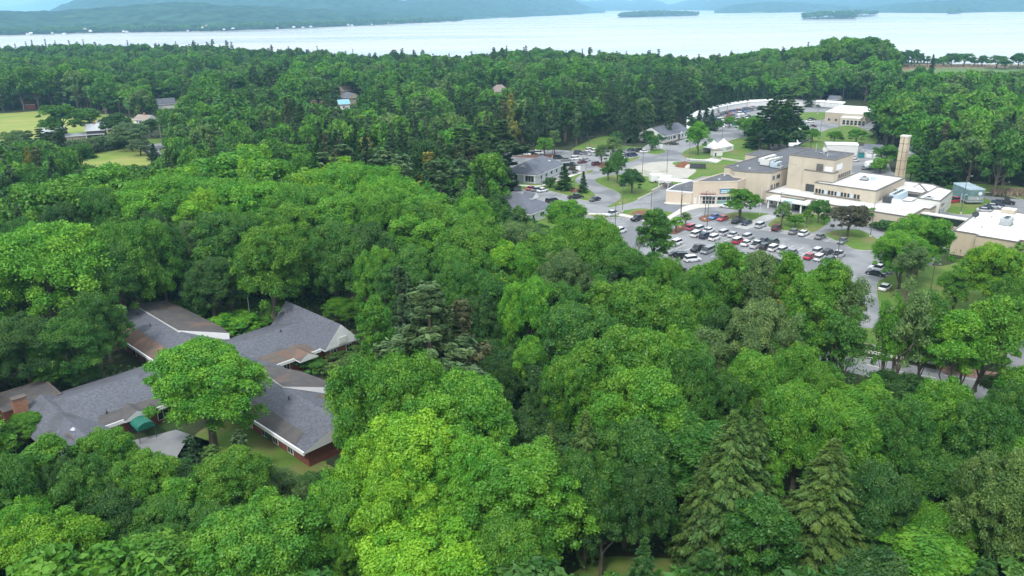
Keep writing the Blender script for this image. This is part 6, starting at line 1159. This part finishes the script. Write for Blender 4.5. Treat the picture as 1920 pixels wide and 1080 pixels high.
# fit under the skyline and out of the canopy openings
for it in range(9):
    X, Y = cand[:, 0], cand[:, 1]; bad = np.zeros(n, bool)
    tx, ty = nproj(X, Y, Hh+gz); lim = np.interp(tx, SKX, SKY)-exc; bad |= ty < lim
    for fz, fr_ in ((1.0, 0), (.88, -.5), (.88, .5), (.6, -.95), (.6, .95), (.6, 0), (.35, -.9), (.35, .9)):
        sx, sy = nproj(X+fr_*Rr, Y, Hh*fz+gz)
        for p in VIS: bad |= inpoly(sx, sy, p)
    if it < 8: Hh[bad] *= .84; Rr[bad] *= .9
keep = ~bad & (Hh > 3.2); 
tx, ty = nproj(cand[:, 0], cand[:, 1], Hh*.8+gz); keep &= (tx > -520) & (tx < 2440) & (ty < 1200)
F_ = [(cand[i, 0], cand[i, 1], Hh[i], Rr[i], bool(con[i]), gz[i], tx[i], ty[i]) for i in np.nonzero(keep)[0]]
F_.sort(key=lambda f: math.hypot(f[0], f[1]-0)/max(.6, min(1.3, f[2]/16)))
limeZ = [(330, 290), (700, 300), (840, 330), (900, 400), (640, 420), (420, 420), (230, 420), (240, 340)]
def pick(f):
    x, y, h, r, cn_, g_, px, py = f; v = random.random()
    one = lambda p: bool(inpoly(np.array([px]), np.array([py]), p)[0])
    if cn_:
        k = 'pine' if v < .66 else ('spruce' if v < .86 else 'hem'); c_ = random.choice([Pn, Pn, Pp, Sp, Pn, Dk, Pp, Pb] if py < 330 else [Pn, Dk, Pp])
        if random.random() < .012: c_ = Yl
        return k, c_
    k = 'maple' if v < .62 else ('oval' if v < .9 else 'thin')
    if y < 170: return ('maple' if v < .6 else 'oval'), random.choice([Dk, Md, Md, Gn, Dk])
    if one(limeZ): return k, random.choice([Lm, Gn, Gn, Lm, LY])
    if px > 1680 and py < 360: return k, random.choice([Gn, Md, Lm, Gn, Pl, Md])
    return k, random.choice([Md, Md, Dk, Gn, Gn, Dk, Md, Pl, Lm, Pu] if random.random() < .35 else [Md, Dk, Gn, Md])
nB = sum(1 for t in TREES if ONAME[t[4]] == 'broadleaf_tree'); nC = sum(1 for t in TREES if ONAME[t[4]] in ('pine_tree', 'spruce_tree', 'hemlock_tree'))
FB, FC = [], []
for f in F_:
    if f[4]:
        if nC < 260 and -70 < f[6] < 1990 and f[7] < 1100: nC += 1; k, c_ = pick(f); TREES.append([f[0], f[1], f[2], f[3], k, c_, f[5], False])
        else: FC.append(f)
    else:
        if nB < 299 and -70 < f[6] < 1990 and f[7] < 1100: nB += 1; k, c_ = pick(f); TREES.append([f[0], f[1], f[2], f[3], k, c_, f[5], False])
        else: FB.append(f)
print("TREES", len(TREES), "broad", nB, "con", nC, "far", len(FB), len(FC), "cand", len(F_))
# single trees
ent = []; cnt = {}
for t in TREES:
    x, y, h, r, kind, col, z0, hero = t; d = math.hypot(x, y)
    px, py = proj(x, y, h*.6+z0); bl = None; bd = 1e9
    for nm, lx, ly in LM:
        q = math.hypot(px-lx, (py-ly)*1.3)
        if q < bd: bd, bl = q, (nm, lx, ly)
    dx, dy = px-bl[1], py-bl[2]; v_ = "above" if dy < 0 else "below"; h_ = "left" if dx < 0 else "right"
    if abs(dy) > 2.2*abs(dx): w_ = v_+" the"
    elif abs(dx) > 2.2*abs(dy): w_ = f"{h_} of the"
    else: w_ = f"{v_} and {h_} of the"
    if bd > 150: w_ = "well "+w_
    ent.append([f"{cname(col)} {KNAME[kind]} {w_} {bl[0]}", px, t])
byl = {}
for e in ent: byl.setdefault(e[0], []).append(e)
for lb, es in byl.items():
    es.sort(key=lambda e: e[1])
    for i, e in enumerate(es):
        if 1 < len(es) <= 16: e[0] = f"{lb}, {ORD[i]} from left"
for lb, px, t in ent:
    x, y, h, r, kind, col, z0, hero = t; r = r if kind == 'bush' else min(r, h*.68); d = math.hypot(x, y); lib = NEAR if d < 215 else MIDL
    if kind == 'wide' and r < 7.2: kind = 'maple'
    if kind == 'maple' and r > 11 and not lib is MIDL: kind = 'wide'
    opts = lib[kind]; tr, cr_, h0, r0 = opts[random.randrange(len(opts))]
    rt_ = thing(ONAME[kind], lb, "shrub" if kind == 'bush' else "tree", (x, y, z0), random.uniform(0, 6.28), {"bush": "shrubs and clipped bushes", "pine": "pines", "spruce": "spruces", "hem": "hemlocks", "dead": "bare dead trees"}.get(kind, "broadleaf trees"))
    s = r/r0; rt_.scale = (s*random.uniform(.93, 1.07), s*random.uniform(.93, 1.07), h/h0)
    rt_.rotation_euler[0] = random.uniform(-.03, .03); rt_.rotation_euler[1] = random.uniform(-.03, .03)
    j = random.uniform(.86, 1.14)
    for nm, me in (("trunk", tr), ("crown", cr_)):
        if me is None: continue
        o = bpy.data.objects.new(nm, me); scn.collection.objects.link(o); o.parent = rt_; o.color = (col[0]*j*random.uniform(.94, 1.06), col[1]*j, col[2]*j, 1)
# the rest of the wood: one object for each kind, scattered copies of a few tree meshes
def forest(name, pts, meshes, label, cat, h0, r0, kinds=None):
    kit = bpy.data.collections.new(name+"_kit")
    for i, me in enumerate(meshes): o = bpy.data.objects.new(f"{name}_kit_{i:02d}", me); kit.objects.link(o)
    me = bpy.data.meshes.new(name); n = len(pts); me.vertices.add(n); me.vertices.foreach_set("co", np.array([(p[0], p[1], p[4]) for p in pts], np.float32).reshape(-1))
    sc = me.attributes.new("tree_scale", 'FLOAT_VECTOR', 'POINT'); sc.data.foreach_set("vector", np.array([(p[3]/r0, p[3]/r0, p[2]/h0) for p in pts], np.float32).reshape(-1))
    ro = me.attributes.new("tree_turn", 'FLOAT_VECTOR', 'POINT'); ro.data.foreach_set("vector", np.stack([rng.uniform(-.04, .04, n), rng.uniform(-.04, .04, n), rng.uniform(0, 6.28, n)], 1).astype(np.float32).reshape(-1))
    ix = me.attributes.new("tree_kind", 'INT', 'POINT'); ix.data.foreach_set("value", (rng.integers(0, len(meshes), n) if kinds is None else np.array(kinds)).astype(np.int32))
    o = bpy.data.objects.new(name, me); scn.collection.objects.link(o); tag(o, label, cat, kind='stuff')
    ng = bpy.data.node_groups.new(name+"_scatter", 'GeometryNodeTree'); ng.interface.new_socket("Geometry", in_out='INPUT', socket_type='NodeSocketGeometry'); ng.interface.new_socket("Geometry", in_out='OUTPUT', socket_type='NodeSocketGeometry')
    gi = ng.nodes.new("NodeGroupInput"); go = ng.nodes.new("NodeGroupOutput"); ip = ng.nodes.new("GeometryNodeInstanceOnPoints"); ci = ng.nodes.new("GeometryNodeCollectionInfo")
    ci.inputs["Collection"].default_value = kit; ci.inputs["Separate Children"].default_value = True; ci.inputs["Reset Children"].default_value = True
    def na(nm, ty): x = ng.nodes.new("GeometryNodeInputNamedAttribute"); x.data_type = ty; x.inputs["Name"].default_value = nm; return x.outputs["Attribute"]
    mp_ = ng.nodes.new("GeometryNodeMeshToPoints")
    ng.links.new(gi.outputs[0], mp_.inputs[0]); ng.links.new(mp_.outputs[0], ip.inputs["Points"]); ng.links.new(ci.outputs[0], ip.inputs["Instance"]); ip.inputs["Pick Instance"].default_value = True
    ng.links.new(na("tree_kind", 'INT'), ip.inputs["Instance Index"]); ng.links.new(na("tree_turn", 'FLOAT_VECTOR'), ip.inputs["Rotation"]); ng.links.new(na("tree_scale", 'FLOAT_VECTOR'), ip.inputs["Scale"])
    ng.links.new(ip.outputs[0], go.inputs[0]); md = o.modifiers.new("scatter", 'NODES'); md.node_group = ng
    return o
fk = []
for f in FB:
    v = .5+.9*mn.noise((f[0]*.011, f[1]*.011, 2.0))+random.uniform(-.38, .38)+(.3 if f[6] > 1640 and f[7] > 150 else 0)-(.12 if f[6] < 700 and f[7] > 150 else 0)
    fk.append((0 if v < .36 else 4 if v < .66 else 8)+random.randrange(4))
forest("broadleaf_wood", [(f[0], f[1], f[2], f[3], f[5]) for f in FB], FARB, "mixed green broadleaf wood stretching to the lakeshore", "wood", 16, 6, fk)
forest("conifer_wood", [(f[0], f[1], f[2], f[3]*1.1, f[5]) for f in FC], FARC, "darker pines mixed through the far wood", "wood", 19, 4.4)
# trees covering the islands
ip_ = []
for (ob, A, d, nrm), dn in zip(ISL, (420, 170, 120, 25)):
    for _ in range(dn):
        s = random.uniform(.01, .99); q = random.uniform(.06, .8); wth = math.sin(math.pi*min(max(s, .02), .98))**.6; p = A+d*s+nrm*q*wth; ip_.append((p.x, p.y, random.uniform(13, 22), random.uniform(4.5, 7.5), -2+8*math.sin(math.pi*s)*math.sin(math.pi*q)))
# shoreline trees of the opposite bank
for _ in range(900):
    x = random.uniform(-60, 860); ys = lerp([-200, 0, 150, 400, 560, 700, 800, 835, 870], [70, 66, 62, 58, 53, 47, 43, 41, 39], x)-random.uniform(.2, 2.6); c = P(x, ys, -1); ip_.append((c[0], c[1], random.uniform(9, 17), random.uniform(6, 10), 0))
forest("island_and_shore_trees", ip_, FARB+FARC[:2], "dark trees covering the lake islands and lining the opposite shore", "wood", 16, 6)
# undergrowth and reeds
def scatter(name, polys, n, build_m, lo, hi, m, label, cat):
    C = []; 
    for poly, k in zip(polys, n):
        g = G(poly); xs = [p[0] for p in g]; ys = [p[1] for p in g]; X = rng.uniform(min(xs), max(xs), k*4); Y = rng.uniform(min(ys), max(ys), k*4); i_ = inpoly(X, Y, g); C.append(np.stack([X[i_], Y[i_]], 1)[:k])
    C = np.concatenate(C); k = len(C); hh = rng.uniform(lo, hi, k); return C, hh, k
C, hh, k = scatter("reeds", [[(1662, 133), (1700, 122.5), (1800, 121.5), (1980, 124), (1980, 128.5), (1800, 127.5), (1720, 130.5)], [(1718, 308), (1752, 306), (1768, 328), (1722, 326)], [(1856, 361), (1900, 360), (1990, 368), (1990, 380), (1915, 370), (1864, 366)]], (5000, 2500, 5000), None, 1.0, 1.9, 'reed', '', '')
Cc = np.stack([C[:, 0], C[:, 1], hh*.5], 1); N = rng.normal(size=(k, 3)); N[:, 2] *= .3; AX = rng.normal(size=(k, 3))*.2+np.array([0, 0, 1.])
me = leaf_mesh("reeds", Cc, N, hh*.55, .22, 'reed', AX, 3); o = bpy.data.objects.new("reeds", me); scn.collection.objects.link(o); tag(o, "pale tan reeds standing by the marsh and the road edge", "reeds", kind='stuff')
def under(name, n, x0, x1, y0, y1, lo, hi, ls, seed, label):
    g = np.random.default_rng(seed); X = g.uniform(x0, x1, n); Y = g.uniform(y0, y1, n); ok = np.ones(n, bool)
    for p in OPEN: ok &= ~inpoly(X, Y, p)
    X, Y = X[ok], Y[ok]; ctr = np.stack([X, Y], 1); ctr = np.repeat(ctr, 14, 0)+g.normal(size=(len(X)*14, 2))*.9; k = len(ctr); z = np.abs(g.normal(size=k))*.8*g.uniform(lo, hi, k)+.15
    sh = np.repeat(g.random(len(X)), 14); N = g.normal(size=(k, 3))*.5+np.array([0, 0, 1.]); me = leaf_mesh(name, np.column_stack([ctr, z]), N, ls*g.uniform(.6, 1.3, k), .6, 'leaf', seed=seed, extra=sh)
    o = bpy.data.objects.new(name, me); scn.collection.objects.link(o); o.color = (*C_MID, 1); tag(o, label, "undergrowth", kind='stuff')
under("undergrowth", 9000, -130, 150, 40, 200, .6, 1.6, .28, 5, "low green undergrowth between the trees")
# ------------------------------------------------------------------ haze
b = MB(); b.box(-15500, 15500, -400, 25000, -5, 900); hz = b.build("haze", 'white'); hz.data.materials.clear()
m = bpy.data.materials.new("haze"); m.use_nodes = True; m.node_tree.nodes.clear(); o_ = m.node_tree.nodes.new("ShaderNodeOutputMaterial"); v = m.node_tree.nodes.new("ShaderNodeVolumePrincipled")
v.inputs["Color"].default_value = (.37, .71, 1.0, 1); v.inputs["Density"].default_value = 1.4e-4; v.inputs["Anisotropy"].default_value = .2; m.node_tree.links.new(v.outputs[0], o_.inputs["Volume"]); hz.data.materials.append(m); hz["kind"] = "stuff"
for o in scn.objects:
    if o.parent is None and o.type in ('MESH',) and not o.get("label") and not o.get("kind"): print("UNTAGGED", o.name)
